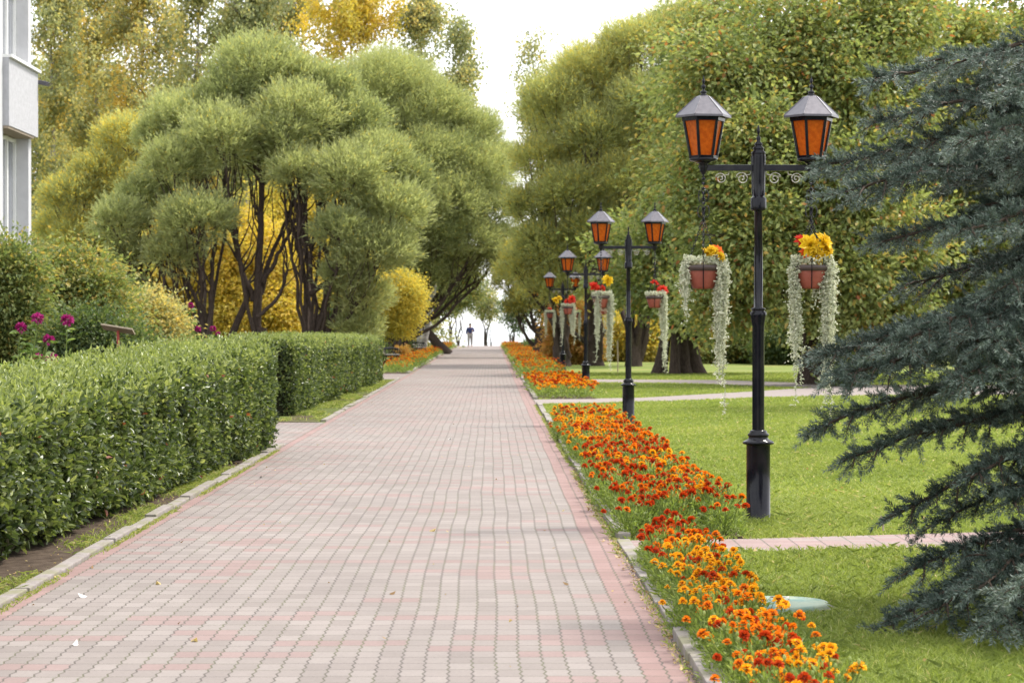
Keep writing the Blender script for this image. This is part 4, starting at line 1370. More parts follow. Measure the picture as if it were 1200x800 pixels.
def make_lamp(label):
    root = thing('street_lamp', label, 'street lamp', (0, 0, 0), group='double-lantern lamps along the right of the path')
    mb = MB()
    z1 = (612 - 519) * PXM
    mb.lathe([(.105, -.05), (.105, .02), (.092, .03), (.092, z1 - .02), (.096, z1 - .012), (.118, z1 - .008), (.122, z1 + .004), (.112, z1 + .014), (.078, z1 + .030), (.074, z1 + .05), (.082, z1 + .056), (.082, z1 + .068), (.066, z1 + .078), (.066, z1 + .092), (.05, z1 + .1)], 28)
    mb.build('pedestal', M['black'], root)
    z2 = (612 - 368) * PXM
    z3 = (612 - 247) * PXM
    z4 = (612 - 231) * PXM
    z5 = (612 - 181) * PXM
    mb = MB()
    mb.lathe([(.047, z1 + .09), (.047, z2 - .10), (.049, z2 - .08), (.058, z2 - .03), (.062, z2 - .01), (.062, z2 + .012), (.052, z2 + .018), (.050, z2 + .03), (.056, z2 + .034), (.056, z2 + .042), (.034, z2 + .05),
              (.032, z3 - .006), (.040, z3 - .002), (.058, z3 + .004), (.060, z3 + .02), (.060, z4 - .012), (.056, z4 - .004), (.046, z4), (.050, z4 + .1), (.053, z5 - .02), (.053, z5)], 24)
    for k in range(10):
        a = k / 10 * 2 * PI
        mb.tube([[math.cos(a) * .046, math.sin(a) * .046, z4 + .012], [math.cos(a) * .053, math.sin(a) * .053, z5 - .015]], .005, 5)
    mb.build('post', M['black'], root)
    mb = MB()
    mb.lathe([(.053, z5), (.056, z5 + .004), (.056, z5 + .014), (.036, z5 + .03), (.043, z5 + .038), (.043, z5 + .048), (.024, z5 + .064), (.031, z5 + .072), (.029, z5 + .082), (.012, z5 + .1), (.018, z5 + .115), (.016, z5 + .13), (.006, z5 + .142), (.006, z5 + .152), (.012, z5 + .17), (.011, z5 + .195), (.003, z5 + .225)], 16)
    mb.build('finial', M['black'], root)
    za = (612 - 197) * PXM
    xl, xr = (822.5 - 887) * PXM, (949 - 887) * PXM
    mb = MB()
    for (xa, xb) in ((xl, -.045), (.045, xr)):
        mb.box(((xa + xb) / 2, 0, za), (abs(xb - xa), .034, .048), bev=.004)
    for x in (xl, xr):
        mb.lathe([(.012, za - .05), (.022, za - .036), (.030, za - .02), (.030, za + .03), (.022, za + .05)], 14, (x, 0, 0))
    mb.build('crossarm', M['black'], root)
    for sx in (-1, 1):
        for (cx, r0, ex) in ((.125, .050, .05), (.29, .044, .0)):
            mb = MB()
            t = np.linspace(0, 3.6 * PI, 46)
            rr = .006 + (r0 - .006) * (t / t[-1])
            P = np.stack([sx * (cx + rr * np.cos(t + 1.0)), 0 * t, za - .082 - rr * np.sin(t + 1.0)], 1)
            e = np.array([[sx * (cx - .06), 0, za - .05], [sx * (cx - .065), 0, za - .026]])
            mb.tube(np.concatenate([P, e]), .0042, 5)
            mb.build('scroll', M['silver'], root)
    for x in (xl, xr):
        lantern(root, x, za + .010)
    return root, xl, xr, za


LAMPS = [(889, 17.7, 'nearest two-lantern black lamp post, largest, beside the blue spruce'),
         (736.5, 35.4, 'second black lamp post along the path, at the far end of long marigold bed'),
         (686.5, 53.5, 'third black lamp post along the path, on the lawn between crossing paths'),
         (659.5, 75.0, 'fourth black lamp post along the path, small, beyond the crossing paths'),
         (640.5, 97.0, 'farthest black lamp post, half hidden by orange marigolds')]
lamp0, XL, XR, ZA = make_lamp(LAMPS[0][2])
LAMPPOS = []
for i, (px, Yd, lab) in enumerate(LAMPS):
    o = lamp0 if i == 0 else copy_tree(lamp0)
    o.location = ((px - VX) * Yd / F, Yd, 0)
    o['label'] = lab
    LAMPPOS.append(((px - VX) * Yd / F, Yd))


def chain(mb, p0, p1, link=.035, r=.0036):
    p0, p1 = np.asarray(p0, float), np.asarray(p1, float)
    L = np.linalg.norm(p1 - p0)
    n = max(2, int(L / (link * .72)))
    d = (p1 - p0) / L
    a = nrm(np.cross(d, [0.3, 1, .1])); b = np.cross(d, a)
    t = np.linspace(0, 2 * PI, 9)
    for i in range(n):
        c = p0 + d * L * (i + .5) / n
        s = a if i % 2 else b
        P = c + np.cos(t)[:, None] * d * link * .5 + np.sin(t)[:, None] * s * link * .26
        mb.tube(P, r, 4)


def basket(label, x, y, ztop, strands, flowers, seed, pot_w=.138, drop=.70):
    """ztop: hook height. strands: (dx, top width, length, dy). flowers: (dx, dz, size, colour)"""
    rg = np.random.default_rng(seed)
    root = thing('hanging_basket', label, 'hanging basket', (x, y, ztop), group='flower baskets hung from the lamp arms')
    zr, hp = -drop, .185
    pt = MB()
    pt.lathe([(.02, zr - hp), (.082, zr - hp + .004), (.090, zr - hp + .02), (.128, zr - .045), (.124, zr - .03), (.118, zr - .01)], 24)
    pt.build('pot', M['terracotta'], root)
    pt = MB()
    pt.lathe([(.129, zr - .046), (pot_w, zr - .044), (pot_w + .004, zr - .02), (pot_w + .002, zr - .004), (.126, zr), (.118, zr - .006), (.112, zr - .03)], 24)
    pt.build('rim', M['potrim'], root)
    ch = MB()
    ch.tube([[0, 0, .02], [0, 0, -.02]], .008, 6)
    chain(ch, (0, 0, 0), (0, 0, -.34), .05, .0065)
    # ornate loop
    t = np.linspace(0, 2 * PI, 21)
    for zc, rx in ((-.17, .022), (-.29, .026)):
        for s in (-1, 1):
            ch.tube(np.stack([s * (rx * .9) + rx * np.cos(t) * .8, 0 * t, zc + .045 * np.sin(t)], 1), .004, 4)
    for a in (-PI / 2 - .1, PI / 6, 5 * PI / 6):
        chain(ch, (0, 0, -.34), (math.cos(a) * .135, math.sin(a) * .135, zr + .0), .03, .003)
        ch.tube([[math.cos(a) * .142, math.sin(a) * .142, zr], [math.cos(a) * .136, math.sin(a) * .136, zr - .05], [math.cos(a) * .096, math.sin(a) * .096, zr - hp]], .004, 4)
    ch.build('chain', M['black'], root)
    def leafy(mb, P, nl, sz):
        k = len(P)
        t = rg.random(nl) * (k - 1)
        i = np.minimum(t.astype(int), k - 2)
        p = P[i] + (P[i + 1] - P[i]) * (t - i)[:, None] + rg.normal(0, .006, (nl, 3))
        dd = nrm(rg.normal(0, 1, (nl, 3)) * [1, 1, .5] + [0, 0, -.35])
        mb.leaves(p, dd, rand_dir(rg, nl), sz * rg.uniform(.7, 1.25, nl), sz * .62, np.clip(rg.normal(.55, .25, nl), 0, 1), .15)
    for (dx, wd, ln, dy) in strands:
        mb = MB()
        ns = int(17 * wd / .07)
        for i in range(ns):
            u = rg.normal(0, .5)
            xx = dx + u * wd * .42
            yy = dy + rg.normal(0, .045)
            l = ln * (1 - .55 * min(1, abs(u)) ** .8) * rg.uniform(.35, 1.02) if i else ln
            st = np.array([xx * .65, yy * .6, zr + .03])
            pts = [st, np.array([xx * .9, yy * .95, zr + .055 + rg.uniform(-.02, .03)]), np.array([xx * 1.03, yy * 1.1, zr - .03])]
            k = max(3, int(l / .07))
            xx0, yy0 = xx * 1.03, yy * 1.1
            cx = dx + (xx - dx) * .35
            for q in range(1, k + 1):
                f = q / k
                xx0 = xx0 * .93 + (cx + (.03 * (1 if dx > 0 else -1)) * 0) * .07 + rg.normal(0, .006)
                pts.append(np.array([xx0, yy0 + rg.normal(0, .006), zr - .03 - l * f]))
            P = np.array(pts)
            mb.tube(P, .0022, 3, rv=.3)
            leafy(mb, P, int((l + .12) / .0075), .024)
            # out-turned side tips
            for q in range(int(l / .11)):
                b = P[rg.integers(2, len(P))]
                a = rg.uniform(0, 2 * PI)
                e = b + [math.cos(a) * .05, math.sin(a) * .05, -.02 - .02 * rg.random()]
                leafy(mb, np.array([b, (b + e) / 2 + [0, 0, -.012], e + [0, 0, .008]]), 8, .02)
        mb.build('trailing_foliage', M['l_silver'], root)
    # low cushion of foliage on the rim
    mb = MB()
    n = 420
    a = rg.uniform(0, 2 * PI, n); r = .15 * np.sqrt(rg.random(n))
    p = np.stack([r * np.cos(a), r * np.sin(a), zr + .01 + rg.random(n) * .05], 1)
    mb.leaves(p, nrm(rg.normal(0, 1, (n, 3)) + [0, 0, .5]), rand_dir(rg, n), .03, .018, np.clip(rg.normal(.45, .25, n), 0, 1), .15)
    mb.build('rim_foliage', M['l_silver'], root)
    for (dx, dz, sz, colr) in flowers:
        mb = MB()
        for ring, (n, e, s) in enumerate(((9, .05, 1.0), (8, .5, .85), (7, .9, .65), (5, 1.3, .45))):
            t = np.arange(n) / n * 2 * PI + ring * .5
            d = np.stack([np.cos(t), np.sin(t) * 1.0, np.full(n, math.tan(e))], 1)
            d = nrm(d + rg.normal(0, .12, (n, 3)))
            nn = np.tile([0, 0, 1.0], (n, 1)) - d * .5
            mb.leaves(np.zeros((n, 3)), d, nn, sz * .55 * s, sz * .34 * s, rg.uniform(0, 1, n), .22, full=True)
        mb.V = [v_ * 1.08 for v_ in mb.V]
        o = mb.build('flower', M[{'y': 'l_yflower', 'r': 'l_rflower', 'o': 'l_oflower'}[colr]], root, (dx, {'y': -.07, 'o': -.03, 'r': .02}[colr] + rg.normal(0, .02), zr + dz))
        o.rotation_euler = (.9 + rg.normal(0, .25), rg.normal(0, .3), rg.uniform(0, 1))
        sm = MB()
        sm.tube([[dx * .5, 0, zr], [dx, -.01, zr + dz]], .003, 4)
        sm.build('flower_stem', M['m_leaf'], root)
    return root


P1 = PXM
def at_arm(i, side):
    x, y = LAMPPOS[i]
    return x + (XL if side == 0 else XR), y, ZA - .045


B = []
x, y, z = at_arm(0, 0)
B.append(basket('basket with tiny yellow and orange flowers on left arm of nearest lamp', x, y, z,
       [(-.135, .07, .40, -.02), (.13, .13, 1.08, -.03)], [(.02, .09, .10, 'y'), (.06, .11, .10, 'y'), (.10, .10, .12, 'o'), (.12, .065, .09, 'y')], 801))
x, y, z = at_arm(0, 1)
B.append(basket('basket with big yellow flowers on right arm of nearest lamp, beside the spruce', x, y, z,
       [(-.125, .10, 1.02, -.03), (.12, .16, 1.16, -.02)], [(-.02, .15, .17, 'y'), (.085, .17, .17, 'y'), (.03, .07, .14, 'y'), (-.06, .18, .13, 'r'), (-.05, .09, .10, 'o'), (.11, .11, .12, 'y')], 802))
x, y, z = at_arm(1, 0)
B.append(basket('basket with red and yellow flowers on left arm of second lamp', x, y, z,
       [(-.05, .09, .95, -.08), (.12, .16, 1.12, -.02)], [(-.10, .14, .18, 'r'), (-.04, .10, .15, 'r'), (.10, .24, .17, 'y'), (.03, .12, .12, 'r')], 803))
x, y, z = at_arm(1, 1)
B.append(basket('basket with only red flowers on right arm of second lamp', x, y, z,
       [(.14, .11, 1.16, -.02), (.09, .07, .6, .05)], [(.0, .20, .14, 'r'), (.13, .10, .17, 'r'), (.08, .08, .12, 'r')], 804))
x, y, z = at_arm(2, 0)
B.append(basket('basket with yellow blooms at left and red at right on left arm of third lamp', x, y, z,
       [(-.13, .09, .85, -.02), (.13, .10, .85, -.02)], [(-.28, .14, .18, 'y'), (-.20, .19, .14, 'y'), (.10, .16, .22, 'r'), (.0, .10, .16, 'r')], 805))
x, y, z = at_arm(2, 1)
B.append(basket('basket on right arm of third lamp, seen behind the second lamp', x, y, z,
       [(-.12, .08, .8, 0), (.13, .08, .9, 0)], [(-.03, .15, .18, 'r'), (.06, .12, .15, 'y')], 806))
x, y, z = at_arm(3, 0)
B.append(basket('small far basket on left arm of fourth lamp', x, y, z, [(-.13, .10, .8, 0), (.13, .10, .8, 0)], [(0, .12, .15, 'r')], 807))
x, y, z = at_arm(3, 1)
B.append(basket('small far basket on right arm of fourth lamp', x, y, z, [(-.13, .10, .7, 0), (.13, .10, .9, 0)], [(0, .12, .15, 'o')], 808))

# ------------------------------------------------------------------ blue spruce
def spruce():
    rg = np.random.default_rng(901)
    TX, TY = 4.05, 12.6
    root = thing('spruce_tree', 'blue spruce with drooping branches at the right edge, nearest tree', 'tree', (TX, TY, 0))
    tr, cr = MB(), MB()
    tr.tube([[0, 0, -.1], [0.02, 0, 1.2], [0, 0.03, 2.6], [0, 0, 4.4]], [.16, .13, .10, .05], 12)
    shoots = []       # (base, dir, len, tint)

    def twig(p, d, L, up, tint):
        shoots.append((p, d, L, up, tint))

    def branch(p0, p2, sag, dens=1.0, width=0.5, bare=0.25, tint=0.0, dr=0.22):
        p0, p2 = np.asarray(p0, float), np.asarray(p2, float)
        L = np.linalg.norm(p2 - p0)
        mid = (p0 + p2) / 2 + [0, 0, sag * L]
        P = limb(rg, p0, mid, p2, 14, .1)
        tr.tube(P, np.linspace(.026, .006, 14), 6)
        T = nrm(np.gradient(P, axis=0))
        side = nrm(np.cross(T, [0, 0, 1.0]))
        t = bare
        k = 0
        while t < 1.0:
            f = t * 13
            i = min(int(f), 12)
            b = P[i] + (P[i + 1] - P[i]) * (f - i)
            s = side[i] * (1 if k % 2 else -1)
            ll = width * (1.05 - .72 * t) * rg.uniform(.65, 1.15) * (0.55 + 0.45 * min(1, (t - bare) * 5))
            d0 = nrm(T[i] * .75 + s * .8 + np.array([0, 0, rg.normal(-.10, .15)]))
            e = b + d0 * ll + [0, 0, -dr * ll * rg.uniform(.4, 1.2)]
            Q = limb(rg, b, b + d0 * ll * .6, e, 6, .15)
            tr.tube(Q, np.linspace(.007, .003, 6), 4)
            QT = nrm(np.gradient(Q, axis=0))
            m_ = max(4, int(ll / .026 * dens))
            bt = rg.normal(0, .09)
            for q in range(m_):
                g = (q + rg.random()) / m_ * 5
                j = min(int(g), 4)
                bb = Q[j] + (Q[j + 1] - Q[j]) * (g - j)
                sd = nrm(np.cross(QT[j], [0, 0, 1.0])) * (1 if rg.random() < .5 else -1)
                dd = nrm(QT[j] * .8 + sd * rg.uniform(.3, .9) + np.array([0, 0, rg.normal(-.12, .32)]))
                twig(bb, dd, rg.uniform(.07, .15), 1, tint + bt + rg.normal(0, .08) + .10 * g / 5)  # lit tips and darker bough interior painted in through the tint
            twig(e - QT[-1] * .02, QT[-1], .11, 1, tint + .1)
            # along the axis itself
            for q in range(4):
                twig(b + T[i] * rg.uniform(-.03, .03), nrm(T[i] * .8 + s * rg.normal(0, .5) + np.array([0, 0, rg.uniform(.0, .8)]) + rg.normal(0, .2, 3)), rg.uniform(.06, .11), 1, tint + rg.normal(0, .1))
            t += .030 / max(L, .4) * 1.5 / dens * 1.4
            k += 1
        twig(P[-1], T[-1], .12, 1, tint + .15)

    def tip(px, py, Yd):
        return W(px, py, Yd) - np.array([TX, TY, 0])

    O = lambda z, a=PI: np.array([math.cos(a) * .1, math.sin(a) * .1, z])
    # visible tiers, tip given where the photograph shows it
    for (px, py, Yd, z0, sag, wd, dens, bare, tint) in (
            (1010, 92, 12.4, 3.00, .05, .50, 1.0, .15, .05), (1015, 140, 12.1, 2.80, .06, .45, 1.0, .15, 0), (1080, 70, 11.6, 3.15, .03, .50, 1.0, .1, .05), (1180, 100, 11.2, 3.0, .05, .45, 1, .1, .1),
            (955, 192, 12.2, 2.62, .08, .60, 1.15, .15, .05), (975, 225, 11.7, 2.50, .08, .60, 1.15, .15, 0), (1040, 190, 12.9, 2.6, .08, .5, 1.0, .1, 0), (1010, 285, 11.9, 2.30, .08, .50, 1.0, .15, 0),
            (1120, 160, 11.1, 2.75, .05, .50, 1.0, .1, .1), (1110, 270, 11.0, 2.4, .06, .5, 1.0, .1, .05), (1060, 330, 12.8, 2.1, .08, .5, 1.0, .1, -.05), (1160, 330, 11.2, 2.1, .06, .5, 1, .1, 0),
            (955, 415, 12.2, 1.90, .10, .62, 1.2, .15, .0), (975, 440, 11.7, 1.78, .10, .60, 1.2, .15, 0), (1040, 400, 11.2, 1.90, .08, .55, 1.1, .1, .05), (1080, 455, 12.8, 1.65, .08, .55, 1.1, .15, -.1), (1110, 440, 11.0, 1.75, .06, .5, 1.1, .1, -.05), (1150, 400, 11.0, 1.9, .05, .5, 1.1, .1, -.05),
            (945, 500, 12.1, 1.18, .12, .48, 1.15, .42, 0), (985, 535, 11.9, 1.10, .12, .42, 1.1, .40, -.05), (1060, 505, 12.8, 1.20, .1, .4, 1.0, .4, -.1),
            (1046, 602, 11.8, 1.02, .16, .48, 1.05, .35, -.12), (1095, 610, 12.2, .95, .14, .42, 1.0, .3, -.12), (1130, 560, 11.3, 1.1, .1, .45, 1.0, .3, -.08), (1180, 590, 11.2, 1.0, .1, .45, 1.0, .2, -.1),
            (1022, 742, 11.2, .52, .16, .42, 1.05, .3, 0), (1055, 672, 11.6, .55, .10, .45, 1.1, .2, -.08), (1085, 720, 11.0, .45, .14, .42, 1.1, .2, -.05), (1120, 655, 12.0, .6, .06, .45, 1.1, .15, -.1),
            (1140, 240, 12.0, 0, .05, .5, 1.1, .1, 0), (1180, 200, 11.5, 0, .05, .5, 1.1, .1, .05), (1100, 215, 12.7, 0, .05, .5, 1.1, .1, -.05), (1190, 280, 11.8, 0, .05, .5, 1.1, .1, -.05), (1150, 310, 12.6, 0, .05, .5, 1.1, .1, -.05), (1110, 360, 11.6, 0, .05, .5, 1.1, .1, -.05),
            (1190, 370, 12.2, 0, .05, .5, 1.1, .1, -.1), (1130, 385, 12.8, 0, .05, .5, 1.1, .1, -.1), (1170, 430, 11.8, 0, .05, .5, 1.1, .1, -.1), (1200, 455, 11.2, 0, .05, .5, 1.1, .1, -.1), (1060, 420, 12.0, 0, .05, .55, 1.1, .1, 0), (1020, 395, 12.6, 0, .05, .5, 1.1, .15, 0), (1085, 110, 12.4, 0, .05, .5, 1.1, .1, .05), (1150, 130, 12.4, 0, .05, .5, 1.1, .1, 0),
            (1180, 660, 11.6, 0, .05, .45, 1.1, .1, -.1), (1110, 690, 11.6, 0, .05, .45, 1.1, .1, -.1), (1160, 720, 11.2, 0, .05, .45, 1.1, .1, -.1), (1200, 730, 10.8, 0, .05, .45, 1.1, .1, 0),
            (1140, 690, 10.8, .5, .10, .42, 1.1, .1, -.05), (1150, 740, 10.5, .4, .12, .42, 1.1, .1, .1), (1190, 690, 10.3, .45, .1, .42, 1.1, .1, .12)):
        e = tip(px + (16 if py < 560 else 8), py, Yd)
        a = math.atan2(e[1], e[0])
        dens *= .88
        bare = max(bare, .34) if 540 < py < 630 else bare
        branch(O(e[2] + (.14 if py < 560 else .26 if py < 630 else .14), a), e, sag + .03, dens, wd * .8, bare, tint)  # inner and low boughs get a darker tint, shade put into colour
    # the rest of the tree, beyond the frame
    for z in np.arange(.5, 4.2, .32):
        R = 2.3 * (1 - z / 6.0)
        for q in range(5):
            a = rg.uniform(-PI * .62, PI * .62)
            branch(O(z, a), np.array([math.cos(a) * R, math.sin(a) * R, z - .35]), .06, .55, .5, .15, 0)
    tr.build('trunk', M['twig'], root)
    # needles
    n = len(shoots)
    P = np.array([s[0] for s in shoots]); D = np.array([s[1] for s in shoots]); L = np.array([s[2] for s in shoots]); T = np.array([s[4] for s in shoots])
    K = 60
    a = nrm(np.cross(D, rand_dir(rg, n))); b = np.cross(D, a)
    for q in range(K):
        t = (q + rg.random(n)) / K
        an = rg.uniform(0, 2 * PI, n)
        rad = a * np.cos(an)[:, None] + b * np.sin(an)[:, None]
        rad[:, 2] += .25
        d = nrm(rad * .85 + D * (.45 + .6 * t[:, None]))
        p = P + D * (t * L)[:, None]
        cr.leaves(p, d, rand_dir(rg, n), rg.uniform(.022, .034, n), .0045, np.clip(rg.normal(.5, .17, n) + T + .15 * (t - .5), 0, .93), 0)
    for q in range(1):
        cr2 = MB()
        v = np.stack([P - a * .0022, P + a * .0022, P + D * L[:, None]], 1).reshape(-1, 3)
        cr.add(v, np.arange(n)[:, None] * 3 + np.array([[0, 1, 2]]), 1.0)
    cr.build('crown', M['l_spruce'], root)
    print('spruce shoots', n)


spruce()

# ------------------------------------------------------------------ white building
def building():
    XB = -9.45
    y1 = 47.6
    root = thing('white_building', 'white rendered building with tall windows at the left edge', 'building', (XB - 6, 40, 0))
    off = np.array([XB - 6, 40, 0])
    def zat(py, yy):
        return H - (py - VY) * yy / F
    mb = MB()
    y0 = 20
    # body behind the facade bays
    def bx(m_, xa, xb, ya, yb, za, zb, mb):
        mb.box(((xa + xb) / 2 - off[0], (ya + yb) / 2 - off[1], (za + zb) / 2), (xb - xa, yb - ya, zb - za), m=m_)
    bx(0, XB - 12, XB - .45, y0, y1, -.1, 11.4, mb)
    for yc in (24.2, 28.2, 32.2, 36.2, 40.2, 44.2):       # pilasters between the bays
        bx(0, XB - .448, XB, yc - .55, yc + .55, -.1, 11.4, mb)
    bx(0, XB - .448, XB - .02, y1 - .28, y1 - .002, -.1, 11.4, mb)
    mb.build('wall', M['wall'], root)
    mb = MB()
    bx(0, XB - 12.3, XB + .3, y0 - .3, y1 + .3, 11.4, 11.75, mb)
    mb.build('roof', M['panel'], root)
    spans = [(24.75, 27.65), (28.75, 31.65), (32.75, 35.65), (36.75, 39.65), (40.75, 43.65), (44.75, y1 - .282)]
    for (ya, yb) in spans:
        for zs, ze in ((5.40, 6.72), (.6, 1.8)):
            m2 = MB()
            y2 = yb + (.30 if yb > 47 else 0)
            bx(0, XB - .446, XB + .12, ya + .002, y2, zs, ze, m2)
            m2.build('spandrel_panel', M['panel'], root)
            m3 = MB()
            bx(0, XB - .444, XB + .18, ya + .004, y2 + .05, ze + .003, ze + .06, m3)
            m3.build('window_sill', M['whiteframe'], root)
            m3 = MB()
            bx(0, XB - .444, XB + .10, ya + .006, yb - .01, zs - .05, zs - .003, m3)
            m3.build('soffit', M['soffit'], root)
        for zs, ze in ((1.863, 5.345), (6.783, 10.2)):
            fr = MB()
            xw = XB - .32
            for yy in (ya + .05, ya + (yb - ya) * .36, ya + (yb - ya) * .68, yb - .05):
                bx(0, xw - .04, xw + .05, yy - .045, yy + .045, zs, ze, fr)
            for zz in (zs + .05, zs + (ze - zs) * .42, ze - .05):
                bx(0, xw - .036, xw + .044, ya + .052, yb - .052, zz - .04, zz + .04, fr)
            f = fr.build('window', M['whiteframe'], root)
            pn = MB()
            bx(0, xw - .012, xw - .002, ya + .03, yb - .03, zs + .02, ze - .02, pn)
            pn.build('pane', M['pane'], f)
    # floodlight on the corner of the upper panel
    fl = MB()
    p = W(44, 100, y1 + .1) - off
    fl.tube([p + [-.12, 0, .05], p + [.05, 0, .05]], .02, 8)
    fl.box(p + np.array([.13, 0, .03]), (.26, .16, .09), R=Matrix.Rotation(.2, 3, 'Y'), bev=.015)
    fl.build('floodlight', M['roofmetal'], root)


building()

# ------------------------------------------------------------------ benches
def bench(label, x, y, rz, tall):
    root = thing('park_bench', label, 'bench', (x, y, 0), rz)
    wd = 1.5
    for sx in (-wd / 2, wd / 2):
        mb = MB()
        # cast iron side: front leg, rear leg, back upright, arm scroll
        mb.tube([[sx, -.30, -.02], [sx, -.25, .18], [sx, -.30, .42]], .028, 7)
        mb.tube([[sx, .36, -.02], [sx, .22, .25], [sx, .20, .42], [sx, .30, .42 + tall * .6], [sx, .42, .42 + tall]], .03, 7)
        mb.tube([[sx, -.32, .42], [sx, .22, .40]], .028, 7)
        t = np.linspace(0, 1, 14)
        a = np.linspace(-.4, 4.6, 14)
        mb.tube(np.stack([np.full(14, sx), -.20 + (.13 - .05 * t) * np.cos(a) * -1, .56 + (.13 - .05 * t) * np.sin(a)], 1), .02, 6)
        mb.tube([[sx, -.26, .68], [sx, .0, .70], [sx, .27, .66]], .026, 7)
        mb.tube([[sx, -.24, .16], [sx, .0, .24], [sx, .26, .16]], .018, 6)
        mb.build('side_frame', M['black'], root)
    for i in range(5):
        mb = MB(); mb.box((0, -.27 + i * .115, .445), (wd + .06, .095, .03), bev=.006); mb.build('seat_slat', M['wood'], root)
    n = 4
    for i in range(n):
        f = (i + .6) / n
        mb = MB(); mb.box((0, .225 + .14 * f, .44 + tall * f), (wd + .06, .026, .085), R=Matrix.Rotation(-.28, 3, 'X'), bev=.006); mb.build('back_slat', M['wood'], root)
    return root


bench('low dark iron bench beside the left marigolds, nearer of the two', -3.85, 88.5, PI / 2 + .1, .42)
bench('high-backed iron bench further along, beside the leaning trunk', -3.72, 119, PI / 2 + .1, .95)

# ------------------------------------------------------------------ small things
hc = thing('hatch_cover', 'round pale teal hatch cover lying in the lawn by the marigolds', 'hatch cover', (1.55, 12.35, -.034))
mb = MB()
mb.lathe([(.27, -.02), (.27, .05), (.257, .062), (.245, .062), (.238, .056), (.10, .066), (.0005, .07)], 40)
mb.build('lid', M['teal'], hc)
mb = MB()
mb.lathe([(.29, -.02), (.29, .036), (.275, .040), (.272, .02)], 40)
mb.build('rim', M['concrete'], hc)
mb = MB()
mb.tube([[-.05, 0, .066], [-.05, 0, .085], [.05, 0, .085], [.05, 0, .066]], .006, 6)
mb.build('handle', M['silver'], hc)
for (px, py, top, lab, mt) in ((944, 449, 400, 'thin red stake standing in the grass behind the right basket', 'redpaint'), (724, 436, 400, 'thin pale orange stake on far lawn right of second lamp', 'board'),
                               (1035, 626, 607, 'short pale stick in the lawn beside the brick path', 'board')):
    p = G(px, py)
    mb = MB()
    h_ = (py - top) * p[1] / F
    mb.tube([[0, 0, -.05], [0.005, 0, h_ * .5], [-.01, 0, h_]], [.02 if py < 500 else .008] * 3, 7, cap=True)
    mb.lathe([(.001, h_ - .01), (.024 if py < 500 else .009, h_), (.001, h_ + .02)], 7, (-.01, 0, 0))
    o = mb.build('stake', M[mt], loc=p)
    tag(o, lab, 'stake')

# fallen leaves, each its own
rg = np.random.default_rng(55)
spots = [(228, 752, 'y', 'yellow fallen leaf on the pavers near the lower left'), (527, 515, 'w', 'pale scrap lying in the middle of the path'), (88, 756, 'w', 'white scrap on the red paver row at lower left'),
         (108, 666, 'b', 'brown leaf against the left kerb'), (97, 700, 'w', 'pale petal on the path below the near hedge'), (306, 560, 'w', 'small pale scrap near the left kerb end'), (186, 685, 'y', 'small tan leaf on the path below the hedge middle'),
         (507, 623, 'y', 'tiny yellow leaf in the middle of the path'), (460, 697, 'b', 'small dark leaf on the near path'), (663, 686, 'b', 'small brown leaf near the red border pavers')]
for px, py, k, lab in spots:
    p = G(px, py)
    mb = MB()
    a = rg.uniform(0, 6.28)
    s = .055 if k != 'b' else .04
    mb.leaves(np.array([[-s / 2 * math.cos(a), -s / 2 * math.sin(a), .006]]), np.array([[math.cos(a), math.sin(a), .12]]), np.array([[.1, .1, 1.0]]), s, s * .62, {'y': .75, 'w': 1.0, 'b': .1}[k], -.35, full=True)
    o = mb.build('fallen_leaf' if k != 'w' else 'pale_scrap', M['drylitter'] if k != 'w' else M['paperwhite'], loc=(p[0], p[1], .004))
    tag(o, lab, 'fallen leaf' if k != 'w' else 'litter')
mb = MB()
n = 900
x = np.concatenate([rg.normal(RX - .02, .025, 500), rg.uniform(LX - .35, LX + .03, 250), rg.uniform(LX, RX, 150)])
y = np.concatenate([rg.uniform(9, 24, 500) ** 1.0, rg.uniform(10, 27, 250), rg.uniform(10, 60, 150)])
a = rg.uniform(0, 6.28, n)
mb.leaves(np.stack([x, y, np.full(n, .012)], 1), np.stack([np.cos(a), np.sin(a), rg.uniform(-.05, .5, n)], 1), nrm(rg.normal(0, .4, (n, 3)) + [0, 0, 1]), rg.uniform(.012, .034, n), rg.uniform(.008, .02, n), rg.random(n), -.2)
n = 420
x = rg.uniform(1, 9, n); y = rg.uniform(9, 45, n)
ok = in_view(x, y, 0)
x, y = x[ok], y[ok]; n = len(x); a = rg.uniform(0, 6.28, n)
mb.leaves(np.stack([x, y, np.full(n, .045)], 1), np.stack([np.cos(a), np.sin(a), rg.uniform(-.1, .6, n)], 1), nrm(rg.normal(0, .5, (n, 3)) + [0, 0, 1]), rg.uniform(.02, .05, n), rg.uniform(.015, .03, n), rg.uniform(.4, 1, n), -.2)
tag(mb.build('leaf_litter', M['drylitter']), 'dry petals and leaf bits along the path edges', 'litter', kind='stuff')


# ------------------------------------------------------------------ distant walker
def skin_body(name, joints, edges, radii, mat, parent, sub=2):
    me = bpy.data.meshes.new(name)
    me.from_pydata([tuple(j) for j in joints], edges, [])
    o = bpy.data.objects.new(name, me)
    C.objects.link(o)
    md = o.modifiers.new('s', 'SKIN')
    md.use_smooth_shade = True
    for i, r in enumerate(radii):
        me.skin_vertices[0].data[i].radius = (r, r) if not isinstance(r, tuple) else r
    me.skin_vertices[0].data[0].use_root = True
    o.modifiers.new('d', 'SUBSURF').levels = sub
    dg = bpy.context.evaluated_depsgraph_get()
    dg.update()
    m2 = bpy.data.meshes.new_from_object(o.evaluated_get(dg))
    m2.materials.clear()
    m2.materials.append(mat)
    o.modifiers.clear()
    o.data = m2
    o.name = name
    o.parent = parent
    return o


